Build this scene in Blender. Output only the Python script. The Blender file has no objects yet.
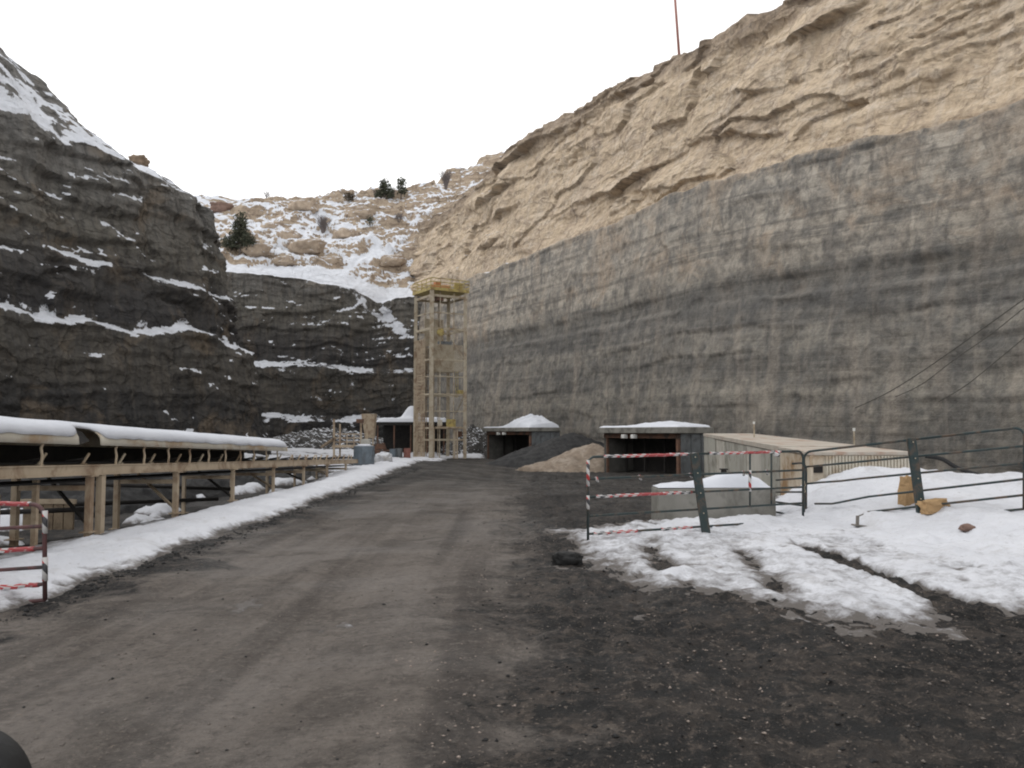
import bpy, math, random
import numpy as np
from mathutils import Vector
R = math.radians
random.seed(7)
rng = np.random.default_rng(11)
sc = bpy.context.scene
col = sc.collection

# ------------------------------------------------------------ camera, sky, sun, exposure
F = 800.0
PIT = math.atan(0.06)
EYE = 1.9
cam = bpy.data.cameras.new('camera')
cam.sensor_width = 36.0
cam.lens = F / 1024 * 36
cam.clip_end = 2000
camo = bpy.data.objects.new('camera', cam)
camo.location = (0, 0, EYE)
camo.rotation_euler = (math.pi / 2 + PIT, 0, 0)
col.objects.link(camo)
sc.camera = camo

world = bpy.data.worlds.new('World')
sc.world = world
world.use_nodes = True
wt = world.node_tree
wt.nodes.clear()
wo = wt.nodes.new('ShaderNodeOutputWorld')
bg = wt.nodes.new('ShaderNodeBackground')
sky = wt.nodes.new('ShaderNodeTexSky')
sky.sky_type = 'NISHITA'
sky.sun_disc = False
SUN_EL, SUN_AZ = R(42), R(-75)      # azimuth from +Y towards +X
sky.sun_elevation = SUN_EL
sky.sun_rotation = SUN_AZ
hs = wt.nodes.new('ShaderNodeHueSaturation')
hs.inputs['Saturation'].default_value = 0.08
wt.links.new(sky.outputs[0], hs.inputs['Color'])
ov = wt.nodes.new('ShaderNodeMixRGB')
ov.blend_type = 'ADD'
ov.inputs[0].default_value = 1.0
# the even white of the cloud cover, with faint thicker and thinner cloud
cn = wt.nodes.new('ShaderNodeTexNoise'); cn.inputs['Scale'].default_value = 1.6; cn.inputs['Detail'].default_value = 4
cr = wt.nodes.new('ShaderNodeValToRGB')
cr.color_ramp.elements[0].position = .35; cr.color_ramp.elements[0].color = (.92, .93, .95, 1)
cr.color_ramp.elements[1].position = .65; cr.color_ramp.elements[1].color = (1.05, 1.035, 1.015, 1)
ctc = wt.nodes.new('ShaderNodeTexCoord'); wt.links.new(ctc.outputs['Generated'], cn.inputs['Vector'])
wt.links.new(cn.outputs[0], cr.inputs[0])
cs = wt.nodes.new('ShaderNodeVectorMath'); cs.operation = 'SCALE'; cs.inputs['Scale'].default_value = 9.9
wt.links.new(cr.outputs[0], cs.inputs[0]); wt.links.new(cs.outputs[0], ov.inputs[2])
wt.links.new(hs.outputs[0], ov.inputs[1])
wt.links.new(ov.outputs[0], bg.inputs['Color'])
bg.inputs['Strength'].default_value = 0.092
wt.links.new(bg.outputs[0], wo.inputs['Surface'])

sl = bpy.data.lights.new('sun', 'SUN')
sl.energy = 0.7
sl.angle = R(25)
sl.color = (1.0, 0.96, 0.9)
so = bpy.data.objects.new('sun', sl)
sd = Vector((math.cos(SUN_EL) * math.sin(SUN_AZ), math.cos(SUN_EL) * math.cos(SUN_AZ), math.sin(SUN_EL)))
so.rotation_euler = (-sd).to_track_quat('-Z', 'Y').to_euler()
so.location = (0, 0, 60)
col.objects.link(so)
sc.view_settings.view_transform = 'Standard'
sc.view_settings.look = 'None'
sc.view_settings.gamma = 1.0
sc.view_settings.exposure = 0.0
sc.render.engine = 'CYCLES'
try:
    sc.cycles.filter_width = 2.0
except Exception:
    pass

def at(u, v, Y):
    """point at depth Y (metres along +Y) seen at pixel u, v"""
    x = (u - 512) / F; w = (384 - v) / F
    d = (x, math.cos(PIT) - math.sin(PIT) * w, math.sin(PIT) + math.cos(PIT) * w)
    k = Y / d[1]
    return Vector((d[0] * k, Y, EYE + d[2] * k))

# ------------------------------------------------------------ noise
_perm = np.random.default_rng(5).permutation(256)
_perm = np.concatenate([_perm, _perm, _perm])
_gr = np.random.default_rng(6).normal(size=(256, 3))
_gr /= np.linalg.norm(_gr, axis=1)[:, None]
def pn(x, y, z=0.0):
    x, y, z = np.broadcast_arrays(np.asarray(x, float), np.asarray(y, float), np.asarray(z, float))
    xi = np.floor(x).astype(int); yi = np.floor(y).astype(int); zi = np.floor(z).astype(int)
    xf = x - xi; yf = y - yi; zf = z - zi
    f = lambda t: t * t * t * (t * (t * 6 - 15) + 10)
    U, V, W = f(xf), f(yf), f(zf)
    out = 0
    for a in (0, 1):
        for b in (0, 1):
            for c in (0, 1):
                h = _perm[_perm[_perm[(xi + a) & 255] + ((yi + b) & 255)] + ((zi + c) & 255)]
                g = _gr[h]
                dd = g[..., 0] * (xf - a) + g[..., 1] * (yf - b) + g[..., 2] * (zf - c)
                w = (U if a else 1 - U) * (V if b else 1 - V) * (W if c else 1 - W)
                out = out + dd * w
    return out * 1.5
def fbm(x, y, z=0.0, o=4, g=0.5):
    s = 0; a = 1
    for i in range(o):
        s = s + a * pn(np.asarray(x) * 2 ** i + 13.7 * i, np.asarray(y) * 2 ** i + 5.1 * i, np.asarray(z) * 2 ** i)
        a *= g
    return s
def ridged(x, y, z=0.0, o=3):
    s = 0; a = 1
    for i in range(o):
        s = s + a * (1 - 2.2 * np.abs(pn(np.asarray(x) * 2 ** i + 3.3 * i, np.asarray(y) * 2 ** i + 9.1 * i, z)))
        a *= .5
    return s
def cells(x, y, seed=0):
    """blocky cellular noise: random value of the nearest cell"""
    x, y = np.broadcast_arrays(np.asarray(x, float), np.asarray(y, float))
    xi = np.floor(x).astype(int); yi = np.floor(y).astype(int)
    best = np.full(x.shape, 9.0); val = np.zeros(x.shape); sec = np.full(x.shape, 9.0)
    for a in (-1, 0, 1):
        for b in (-1, 0, 1):
            h = _perm[_perm[(xi + a + seed) & 255] + ((yi + b) & 255)]
            h2 = _perm[h + 37]
            dx = xi + a + h / 255. - x; dy = yi + b + h2 / 255. - y
            d = np.maximum(np.abs(dx), np.abs(dy) * 1.0) + .3 * np.hypot(dx, dy)
            m = d < best
            sec = np.where(m, best, np.minimum(sec, d))
            val = np.where(m, _perm[h2 + 91] / 255., val)
            best = np.where(m, d, best)
    return val, sec - best
def sm(x, a, b):
    t = np.clip((np.asarray(x, float) - a) / (b - a), 0, 1)
    return t * t * (3 - 2 * t)

# ------------------------------------------------------------ node helper
class NT:
    def __init__(s, name, rough=0.85, spec=0.3, metal=0.0):
        s.m = bpy.data.materials.new(name); s.m.use_nodes = True
        s.t = s.m.node_tree
        s.b = s.t.nodes['Principled BSDF']
        s.b.inputs['Roughness'].default_value = rough
        s.b.inputs['Specular IOR Level'].default_value = spec
        s.b.inputs['Metallic'].default_value = metal
        s.tc = s.t.nodes.new('ShaderNodeTexCoord')
    def n(s, t, **k):
        o = s.t.nodes.new(t)
        for a, b in k.items(): setattr(o, a, b)
        return o
    def put(s, sock, v):
        if isinstance(v, bpy.types.NodeSocket): s.t.links.new(v, sock)
        elif isinstance(v, tuple) and len(v) == 3 and sock.type == 'RGBA': sock.default_value = (*v, 1)
        else: sock.default_value = v
    def coord(s, which='Object', scale=(1, 1, 1), off=(0, 0, 0)):
        mp = s.n('ShaderNodeMapping')
        s.put(mp.inputs['Vector'], s.tc.outputs[which] if isinstance(which, str) else which)
        mp.inputs['Scale'].default_value = scale
        mp.inputs['Location'].default_value = off
        return mp.outputs[0]
    def noise(s, vec, scale=1.0, det=6, rough=.55, dist=0.0):
        o = s.n('ShaderNodeTexNoise')
        s.put(o.inputs['Vector'], vec); s.put(o.inputs['Scale'], float(scale))
        s.put(o.inputs['Detail'], float(det)); s.put(o.inputs['Roughness'], rough); s.put(o.inputs['Distortion'], dist)
        return o.outputs[0]
    def crack(s, vec, warp, amt=.35):
        a = s.n('ShaderNodeVectorMath', operation='SCALE'); s.put(a.inputs[0], warp); a.inputs['Scale'].default_value = amt
        b = s.n('ShaderNodeVectorMath', operation='ADD'); s.put(b.inputs[0], vec); s.put(b.inputs[1], a.outputs[0])
        o = s.n('ShaderNodeTexVoronoi', feature='DISTANCE_TO_EDGE'); s.put(o.inputs['Vector'], b.outputs[0]); o.inputs['Scale'].default_value = 1.0
        return o.outputs['Distance']
    def ncol(s, vec, scale, det=4):
        o = s.n('ShaderNodeTexNoise'); s.put(o.inputs['Vector'], vec); o.inputs['Scale'].default_value = scale; o.inputs['Detail'].default_value = det
        return o.outputs[1]
    def ramp(s, f, *st):
        o = s.n('ShaderNodeValToRGB')
        s.put(o.inputs[0], f)
        e = o.color_ramp.elements
        for i, (p, c) in enumerate(st):
            if i >= 2: e.new(p)
        for i, (p, c) in enumerate(st):
            e[i].position = p
            e[i].color = (*c, 1) if isinstance(c, tuple) else (c, c, c, 1)
        return o.outputs[0]
    def mix(s, f, a, b, mode='MIX'):
        o = s.n('ShaderNodeMixRGB', blend_type=mode)
        s.put(o.inputs[0], f); s.put(o.inputs[1], a); s.put(o.inputs[2], b)
        return o.outputs[0]
    def math(s, op, a, b=0.0, clamp=False):
        o = s.n('ShaderNodeMath', operation=op, use_clamp=clamp)
        s.put(o.inputs[0], a); s.put(o.inputs[1], b)
        return o.outputs[0]
    def attr(s, name):
        o = s.n('ShaderNodeAttribute', attribute_name=name)
        return o.outputs['Fac']
    def bump(s, h, strength=.5, dist=.1, prev=None):
        o = s.n('ShaderNodeBump')
        s.put(o.inputs['Height'], h); s.put(o.inputs['Strength'], strength); s.put(o.inputs['Distance'], dist)
        if prev is not None: s.put(o.inputs['Normal'], prev)
        return o.outputs[0]
    def color(s, c): s.put(s.b.inputs['Base Color'], c)
    def normal(s, c): s.put(s.b.inputs['Normal'], c)
    def rough(s, c): s.put(s.b.inputs['Roughness'], c)

def simple(name, c1, c2=None, scale=3.0, rough=.8, metal=0.0, bump=.2, dirt=None, spec=.3):
    m = NT(name, rough, spec, metal)
    v = m.coord('Object')
    n1 = m.noise(v, scale, 7, .65)
    c = m.mix(m.ramp(n1, (.35, 0.0), (.65, 1.0)), c1, c2 or tuple(x * .7 for x in c1))
    if dirt:
        n2 = m.noise(v, scale * .6, 8, .7, .5)
        c = m.mix(m.ramp(n2, (.48, 0.0), (.62, 1.0)), c, dirt)
    m.color(c)
    if bump: m.normal(m.bump(m.noise(v, scale * 6, 6, .7), bump, .02))
    return m.m

# snow layer (a real covering of its own reflectance)
def snowcol(m, v):
    a = m.noise(v, 1.3, 5, .6)
    return m.mix(m.ramp(a, (.35, 0.0), (.7, 1.0)), (.72, .74, .79), (.60, .62, .66))

def rock_mat(name, kind):
    m = NT(name, .92, .15)
    uv = m.tc.outputs['UV']
    st = m.n('ShaderNodeSeparateXYZ'); m.put(st.inputs[0], uv)
    S = m.coord(uv, (1, 1, 1))
    streak = m.noise(m.coord(uv, (1.1, .10, 1)), 1.0, 6, .6, .3)
    fine = m.noise(m.coord(uv, (3.0, .5, 1)), 1.0, 5, .6)
    bed = m.noise(m.coord(uv, (.07, 1.5, 1)), 1.0, 6, .65, .2)
    big = m.noise(S, .13, 4, .6)
    big2 = m.noise(m.coord(uv, (1, 1, 1), (40, 9, 3)), .22, 5, .65, .6)
    grain = m.noise(m.coord('Object'), 2.2, 6, .7)
    mott = m.noise(m.coord('Object'), .75, 7, .68, .4)
    if kind == 'right':
        hgt = m.math('MULTIPLY', m.math('ADD', st.outputs[1], m.math('MULTIPLY', m.math('SUBTRACT', bed, .5), 2.2)), 1 / 18.0)
        g = m.ramp(hgt, (0.0, (.17, .158, .14)), (.12, (.20, .186, .163)), (.24, (.27, .25, .215)), (.34, (.20, .188, .168)), (.42, (.26, .242, .212)), (.50, (.20, .188, .17)),
                   (.60, (.25, .233, .205)), (.70, (.42, .378, .32)), (1.0, (.43, .393, .34)))
        g = m.mix(m.ramp(bed, (.50, 0.0), (.64, .4)), g, (.13, .127, .12))
        lay = m.noise(m.coord(uv, (.018, 1.1, 1), (5, 5, 0)), 1.0, 5, .7, .1)
        g = m.mix(m.ramp(lay, (.40, .55), (.47, 0.0)), g, (.12, .113, .103))
        g = m.mix(m.ramp(lay, (.54, 0.0), (.60, .35)), g, (.34, .315, .27))
        g = m.mix(m.ramp(streak, (.5, 0.0), (.70, .45)), g, (.38, .335, .28))
        g = m.mix(m.ramp(mott, (.42, .55), (.56, 0.0)), g, (.10, .10, .10))
        g = m.mix(m.math('MULTIPLY', m.ramp(big2, (.52, 0.0), (.64, 1.0)), m.ramp(hgt, (.5, 0.0), (.66, .5))), g, (.42, .32, .23))
        g = m.mix(m.ramp(m.noise(m.coord(uv, (.9, .35, 1), (3, 3, 0)), 1.0, 6, .75, .8), (.50, 0.0), (.62, .55)), g, (.12, .115, .11))
        g = m.mix(m.ramp(m.noise(m.coord(uv, (.7, .14, 1), (13, 3, 0)), 1.0, 5, .6, .5), (.50, 0.0), (.66, .40)), g, (.38, .33, .275))
        band = m.ramp(hgt, (.45, 0.0), (.50, .5), (.58, .45), (.64, 0.0))
        g = m.mix(m.math('MULTIPLY', band, m.ramp(big, (.35, .3), (.6, 1.0))), g, (.11, .108, .105))
        t = m.mix(m.ramp(bed, (.38, 0.0), (.62, 1.0)), (.60, .485, .355), (.45, .355, .255))
        t = m.mix(m.ramp(streak, (.5, 0.0), (.75, .5)), t, (.60, .53, .45))
        t = m.mix(m.ramp(big2, (.5, 0.0), (.66, .5)), t, (.40, .32, .25))
        t = m.mix(m.ramp(mott, (.54, 0.0), (.66, .6)), t, (.26, .21, .175))
        t = m.mix(m.ramp(m.noise(m.coord(uv, (.5, 1.1, 1)), 1.0, 6, .75, .6), (.52, 0.0), (.62, .45)), t, (.62, .54, .45))
        t = m.mix(m.ramp(m.noise(m.coord(uv, (1.6, .25, 1)), 1.0, 7, .7, .3), (.56, 0.0), (.66, .5)), t, (.30, .22, .16))
        c = m.mix(m.math('ADD', m.attr('tan'), m.math('MULTIPLY', m.math('SUBTRACT', mott, .5), m.attr('tanedge')), True), g, t)
        crust = m.attr('crust')
        c = m.mix(m.math('MULTIPLY', crust, m.ramp(mott, (.35, 1.0), (.65, .3))), c, (.17, .13, .10))
    elif kind == 'left':
        hgt = m.math('MULTIPLY', m.math('ADD', st.outputs[1], m.math('MULTIPLY', m.math('SUBTRACT', bed, .5), 3.0)), 1 / 20.0)
        g = m.ramp(hgt, (0.0, (.042, .041, .041)), (.20, (.055, .053, .051)), (.26, (.09, .083, .073)), (.42, (.11, .103, .092)),
                   (.47, (.052, .05, .05)), (.62, (.09, .085, .08)), (.75, (.15, .14, .122)), (1.0, (.19, .183, .172)))
        g = m.mix(m.ramp(streak, (.48, 0.0), (.7, .5)), g, (.16, .14, .115))
        g = m.mix(m.ramp(big2, (.54, 0.0), (.66, .6)), g, (.20, .155, .11))
        g = m.mix(m.ramp(fine, (.45, 0.0), (.7, .6)), g, (.045, .045, .048))
        c = g
    else:
        t = m.mix(m.ramp(bed, (.38, 0.0), (.62, 1.0)), (.46, .375, .285), (.31, .24, .175))
        t = m.mix(m.ramp(mott, (.5, 0.0), (.68, .7)), t, (.20, .15, .12))
        c = t
    wp = m.ncol(S, .6, 6)
    ck1 = m.crack(m.coord(uv, (.22, .42, 1)), wp, .9)
    ck2 = m.crack(m.coord(uv, (.85, 1.5, 1)), m.ncol(S, 1.6, 6), .8)
    lines = m.math('MULTIPLY', m.ramp(ck1, (.0, 1.0), (.035, 0.0)), m.ramp(big2, (.40, .0), (.55, 1.0)))
    lines2 = m.math('MULTIPLY', m.ramp(ck2, (.0, 1.0), (.06, 0.0)), m.ramp(mott, (.46, 0.0), (.58, .8)))
    if kind == 'right':
        k_ = m.math('ADD', m.math('MULTIPLY', m.attr('tan'), .40), .13)
    else:
        k_ = .75
    c = m.mix(m.math('MULTIPLY', m.math('MAXIMUM', lines, lines2), k_), c, m.mix(1.0, c, (.28, .27, .26), 'MULTIPLY'))
    c = m.mix(m.ramp(grain, (.3, .8), (.55, 0.0)), c, m.mix(1.0, c, (.55, .55, .56), 'MULTIPLY'))
    # snow
    sn = m.math('ADD', m.attr('snow'), m.math('MULTIPLY', m.math('SUBTRACT', m.noise(m.coord('Object'), 1.4, 7, .7), .5), 1.3))
    sf = m.ramp(sn, (.47, 0.0), (.56, 1.0))
    c = m.mix(sf, c, snowcol(m, m.coord('Object')))
    m.color(c)
    n = m.bump(m.noise(m.coord('Object'), 1.1, 6, .68), .55 if kind == 'right' else .75, .28)
    n = m.bump(bed, .3, .25, n)
    kb = m.math('ADD', m.math('MULTIPLY', m.attr('tan'), .45), .04) if kind == 'right' else .5
    n = m.bump(m.ramp(ck1, (.0, 0.0), (.10, 1.0)), kb, .22, n)
    n = m.bump(m.ramp(ck2, (.0, 0.0), (.16, 1.0)), kb, .07, n)
    n = m.bump(m.noise(m.coord('Object'), 6, 6, .7), .5, .06, n)
    m.normal(n)
    return m.m

# ------------------------------------------------------------ mesh helpers
def link(name, me, mat, parent=None):
    o = bpy.data.objects.new(name, me)
    col.objects.link(o)
    if mat is not None: me.materials.append(mat)
    if parent is not None: o.parent = parent
    return o
def tag(o, label=None, cat=None, group=None, kind=None):
    if label: o['label'] = label
    if cat: o['category'] = cat
    if group: o['group'] = group
    if kind: o['kind'] = kind
    return o
def empty(name, loc, label, cat, group=None, rz=0):
    o = bpy.data.objects.new(name, None)
    o.location = loc; o.rotation_euler = (0, 0, rz)
    o.empty_display_size = .2
    col.objects.link(o)
    return tag(o, label, cat, group)
def smooth(me): me.polygons.foreach_set('use_smooth', [True] * len(me.polygons))
def npmesh(name, V, Fq, sm_=True):
    me = bpy.data.meshes.new(name)
    V = np.asarray(V, np.float32); Fq = np.asarray(Fq, np.int32)
    k = Fq.shape[1]
    me.vertices.add(len(V)); me.vertices.foreach_set('co', V.ravel())
    me.loops.add(Fq.size); me.loops.foreach_set('vertex_index', Fq.ravel())
    me.polygons.add(len(Fq)); me.polygons.foreach_set('loop_start', np.arange(0, Fq.size, k, dtype=np.int32))
    me.update(calc_edges=True); me.validate()
    if sm_: smooth(me)
    return me
def gridfaces(a, b, keep=None):
    i, j = np.meshgrid(np.arange(a - 1), np.arange(b - 1), indexing='ij')
    p = i * b + j
    f = np.stack([p, p + 1, p + b + 1, p + b], -1)
    if keep is not None: return f[keep]
    return f.reshape(-1, 4)
def fattr(me, name, arr):
    a = me.attributes.new(name, 'FLOAT', 'POINT')
    a.data.foreach_set('value', np.asarray(arr, np.float32).ravel())
def uvset(me, uv):
    l = me.uv_layers.new(name='uv')
    idx = np.empty(len(me.loops), np.int32); me.loops.foreach_get('vertex_index', idx)
    l.data.foreach_set('uv', np.asarray(uv, np.float32)[idx].ravel())

class MB:
    """collects boxes, bars and tubes into one mesh"""
    def __init__(s): s.v = []; s.f = []; s.uv = []
    def raw(s, V, Fc, uv=None):
        k = len(s.v)
        s.v += [tuple(p) for p in V]; s.f += [tuple(i + k for i in f) for f in Fc]
        s.uv += list(uv) if uv else [(p[0], p[1]) for p in V]
        return s
    def hexa(s, P):  # 8 pts: bottom 4 ccw, top 4
        return s.raw(P, [(3, 2, 1, 0), (4, 5, 6, 7), (0, 1, 5, 4), (1, 2, 6, 5), (2, 3, 7, 6), (3, 0, 4, 7)])
    def box(s, c, d, rz=0.0):
        x, y, z = d[0] / 2, d[1] / 2, d[2] / 2
        cs, sn = math.cos(rz), math.sin(rz)
        P = []
        for k in (-z, z):
            for a, b in ((-x, -y), (x, -y), (x, y), (-x, y)):
                P.append((c[0] + a * cs - b * sn, c[1] + a * sn + b * cs, c[2] + k))
        return s.hexa(P)
    def bar(s, a, b, w, h=None, up=(0, 0, 1)):
        a, b = Vector(a), Vector(b); h = h or w
        d = (b - a).normalized(); u = Vector(up)
        if abs(d.dot(u)) > .95: u = Vector((0, 1, 0))
        x = d.cross(u).normalized(); y = x.cross(d).normalized()
        P = []
        for p in (a, b):
            for i, j in ((-1, -1), (1, -1), (1, 1), (-1, 1)):
                P.append(p + x * (i * w / 2) + y * (j * h / 2))
        return s.hexa(P)
    def tube(s, pts, r, n=8, cap=True, r2=None):
        pts = [Vector(p) for p in pts]; m = len(pts)
        V = []; UV = []; L = 0
        px = None
        for i, p in enumerate(pts):
            d = (pts[min(i + 1, m - 1)] - pts[max(i - 1, 0)])
            if d.length < 1e-9: d = Vector((0, 0, 1))
            d.normalize()
            if px is None:
                u = Vector((0, 0, 1)) if abs(d.z) < .9 else Vector((0, 1, 0))
                px = d.cross(u).normalized()
            else:
                px = (px - d * px.dot(d)).normalized()
            py = d.cross(px)
            if i: L += (p - pts[i - 1]).length
            rr = r if r2 is None else r + (r2 - r) * i / max(1, m - 1)
            for k in range(n):
                a = 2 * math.pi * k / n
                V.append(p + px * (math.cos(a) * rr) + py * (math.sin(a) * rr)); UV.append((L, k / n))
        Fc = []
        for i in range(m - 1):
            for k in range(n):
                a = i * n + k; b = i * n + (k + 1) % n
                Fc.append((a, b, b + n, a + n))
        if cap:
            Fc.append(tuple(range(n))[::-1]); Fc.append(tuple((m - 1) * n + k for k in range(n)))
        return s.raw(V, Fc, UV)
    def build(s, name, mat, parent=None, sm_=False, bevel=0.0, origin=None):
        me = bpy.data.meshes.new(name)
        V = s.v
        off = (0, 0, 0)
        if parent is not None:
            off = tuple(parent.location); rz = parent.rotation_euler.z
            if parent.parent is not None:
                off = tuple(parent.parent.location)
        elif origin is not None: off = origin
        V = [(p[0] - off[0], p[1] - off[1], p[2] - off[2]) for p in V]
        me.from_pydata(V, [], s.f)
        me.update()
        l = me.uv_layers.new(name='uv')
        for lo in me.loops: l.data[lo.index].uv = s.uv[lo.vertex_index]
        if sm_: smooth(me)
        o = link(name, me, mat, parent)
        if parent is None and origin is not None: o.location = origin
        if bevel:
            b = o.modifiers.new('bevel', 'BEVEL'); b.width = bevel; b.segments = 2; b.limit_method = 'ANGLE'
        return o
def arc_pts(c, r, a0, a1, n, ux, uy):
    c = Vector(c); ux = Vector(ux); uy = Vector(uy)
    return [c + ux * (r * math.cos(a0 + (a1 - a0) * i / n)) + uy * (r * math.sin(a0 + (a1 - a0) * i / n)) for i in range(n + 1)]

# ------------------------------------------------------------ ground shape
def ground(x, y):
    x = np.asarray(x, float); y = np.asarray(y, float)
    z = -.65 * np.maximum(sm(y, 24, 45) * sm(x, -7, 1), sm(y, 50, 70))
    z = z + .12 * sm(x, 5.5, 9) * sm(y, 6, 10)
    z = z - .35 * sm(-x, 7.9, 8.8) * (1 - sm(-x, 10.5, 13)) * sm(y, 13, 16) * (1 - sm(y, 50, 58))
    z = z + .5 * sm(-x, 12, 22)
    rough = .25 + .75 * sm(x, -.6, 1.2) * sm(y, 4, 8) + .8 * sm(y, 20, 34) * sm(x, -2, 2) + .6 * sm(-x, 7.5, 9)
    z = z + rough * (.055 * fbm(x * .7, y * .7, 1.0, 5) + .02 * fbm(x * 4, y * 4, 3.0, 3))
    mudz = sm(x, -.8, .8) * (1 - sm(y, 40, 60)) + .6 * sm(-x, 5.0, 5.3)
    z = z + mudz * (.045 * np.abs(fbm(x * 2.6, y * 2.2, 17.0, 4, .6)) + .045 * fbm(x * 1.3, y * 1.0, 19.0, 3) + .036 * np.clip(fbm(x * 5, y * 5, 21.0, 3, .7), -.2, .6) * sm(x, -.6, 1.0))
    z = z - .11 * sm(-x, 6.9, 7.8) * sm(y, 13, 20) * (1 - sm(y, 28, 36))
    # wheel ruts along the road
    rut = 0
    for cx, w in ((-3.6, .35), (-1.7, .35), (-.1, .3), (1.3, .28)):
        rut = rut - .022 * np.exp(-((x - cx - .25 * np.sin(y * .09 + cx)) / w) ** 2)
    z = z + rut * (1 - sm(y, 30, 50))
    z = z + .02 * fbm(x * 2.5, y * .35, 7.0, 3) * (1 - sm(np.abs(x + 1), 3, 6))
    return z
def gz(x, y): return float(ground(x, y))

def axis(segs):
    out = [segs[0][0]]
    for a, b, d in segs:
        n = max(1, int(round((b - a) / d)))
        out += list(np.linspace(a, b, n + 1)[1:])
    return np.array(out)
gx = axis([(-300, -60, 20), (-60, -26, 1.2), (-26, -9, .3), (-9, -5.6, .1), (-5.6, -.5, .08), (-.5, 7, .048), (7, 9, .08), (9, 16, .14), (16, 50, .6), (50, 300, 20)])
gy = axis([(-250, -20, 20), (-20, 2, .8), (2, 3.4, .2), (3.4, 10, .048), (10, 14, .08), (14, 24, .12), (24, 50, .25), (50, 90, .5), (90, 130, 2), (130, 400, 25)])
X, Y = np.meshgrid(gx, gy, indexing='ij')
Z = ground(X, Y)
Z = np.where((np.abs(X) > 60) | (Y > 125), Z - .5, Z)
me = npmesh('ground', np.stack([X, Y, Z], -1).reshape(-1, 3), gridfaces(len(gx), len(gy))[:, ::-1])
m = NT('mud and road dirt', .85, .25)
P = m.tc.outputs['Object']
sx = m.n('ShaderNodeSeparateXYZ'); m.put(sx.inputs[0], P)
warp = m.noise(P, .45, 6, .65, .4)
n_big = m.noise(P, .35, 7, .65, .6)
n_mid = m.noise(P, 1.6, 6, .7, .3)
n_fine = m.noise(P, 14, 6, .75)
n_str = m.noise(m.coord('Object', (1.4, .11, 1)), 1.3, 7, .65, .25)
xw = m.math('ADD', sx.outputs[0], m.math('MULTIPLY', m.math('SUBTRACT', warp, .5), 2.4))
# driving surface between x = -5 and x = 0, opening out to the right in the distance
yw = sx.outputs[1]
xw = m.math('ADD', xw, m.math('MULTIPLY', m.math('SUBTRACT', m.noise(P, .8, 6, .75, .6), .5), 5.2))
edge = m.math('SUBTRACT', xw, m.math('MULTIPLY', m.math('SUBTRACT', yw, 8.0), .03))
road = m.ramp(m.math('MULTIPLY', m.math('ADD', edge, 10.0), .05), (.235, 0.0), (.275, 1.0), (.470, 1.0), (.515, 0.0))
roadc = m.mix(m.ramp(n_str, (.38, 0.0), (.62, 1.0)), (.085, .072, .063), (.160, .139, .122))
n_trk = m.noise(m.coord('Object', (1.1, .035, 1), (7, 0, 0)), 1.0, 4, .5, .15)
roadc = m.mix(m.ramp(n_trk, (.42, 0.0), (.58, .5)), roadc, (.175, .153, .135))
roadc = m.mix(m.ramp(n_trk, (.36, .75), (.46, 0.0)), roadc, (.055, .047, .042))
roadc = m.mix(m.ramp(m.noise(P, .7, 6, .72, .8), (.50, 0.0), (.62, .65)), roadc, (.062, .053, .046))
roadc = m.mix(m.ramp(m.noise(P, 7, 6, .85), (.54, 0.0), (.62, .55)), roadc, (.19, .165, .145))
roadc = m.mix(m.ramp(m.noise(P, 6, 6, .85), (.38, .7), (.45, 0.0)), roadc, (.065, .056, .05))
mudc = m.mix(m.ramp(n_mid, (.38, 0.0), (.64, 1.0)), (.011, .010, .010), (.040, .033, .028))
mudc = m.mix(m.ramp(n_big, (.47, 0.0), (.60, .8)), mudc, (.022, .022, .023))
# the nearest mud on the right is dried brown between dark wet patches
mudc = m.mix(m.ramp(m.noise(P, .8, 6, .72, .8), (.50, 0.0), (.60, .6)), mudc, (.065, .053, .044))
mudc = m.mix(m.ramp(m.noise(P, 5, 6, .82), (.57, 0.0), (.65, .75)), mudc, (.11, .09, .076))
mudc = m.mix(m.ramp(m.noise(P, 8, 6, .85), (.53, 0.0), (.59, .8)), mudc, (.095, .076, .062))
mudc = m.mix(m.ramp(m.noise(P, 2.2, 6, .8), (.45, .95), (.51, 0.0)), mudc, (.010, .010, .010))
c = m.mix(road, mudc, roadc)
far = m.ramp(m.math('MULTIPLY', m.math('ADD', yw, m.math('MULTIPLY', warp, 14.0)), .01), (.20, 0.0), (.30, .35), (.46, .85))
c = m.mix(far, c, m.mix(m.ramp(n_str, (.4, 0.0), (.65, 1.0)), (.020, .019, .018), (.052, .047, .042)))
c = m.mix(m.ramp(n_fine, (.32, .65), (.5, 0.0)), c, m.mix(1.0, c, (.5, .5, .5), 'MULTIPLY'))
c = m.mix(m.ramp(m.noise(P, 30, 4, .6), (.62, 0.0), (.68, .7)), c, (.22, .18, .15))
m.color(c)
m.rough(m.ramp(n_big, (.40, .55), (.6, .92)))
nn = m.bump(n_mid, .8, .14)
nn = m.bump(m.noise(P, 5, 6, .8), .7, .05, nn)
nn = m.bump(n_fine, .7, .03, nn)
m.normal(nn)
MUD = m.m
tag(link('ground', me, MUD), kind='structure')

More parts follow.
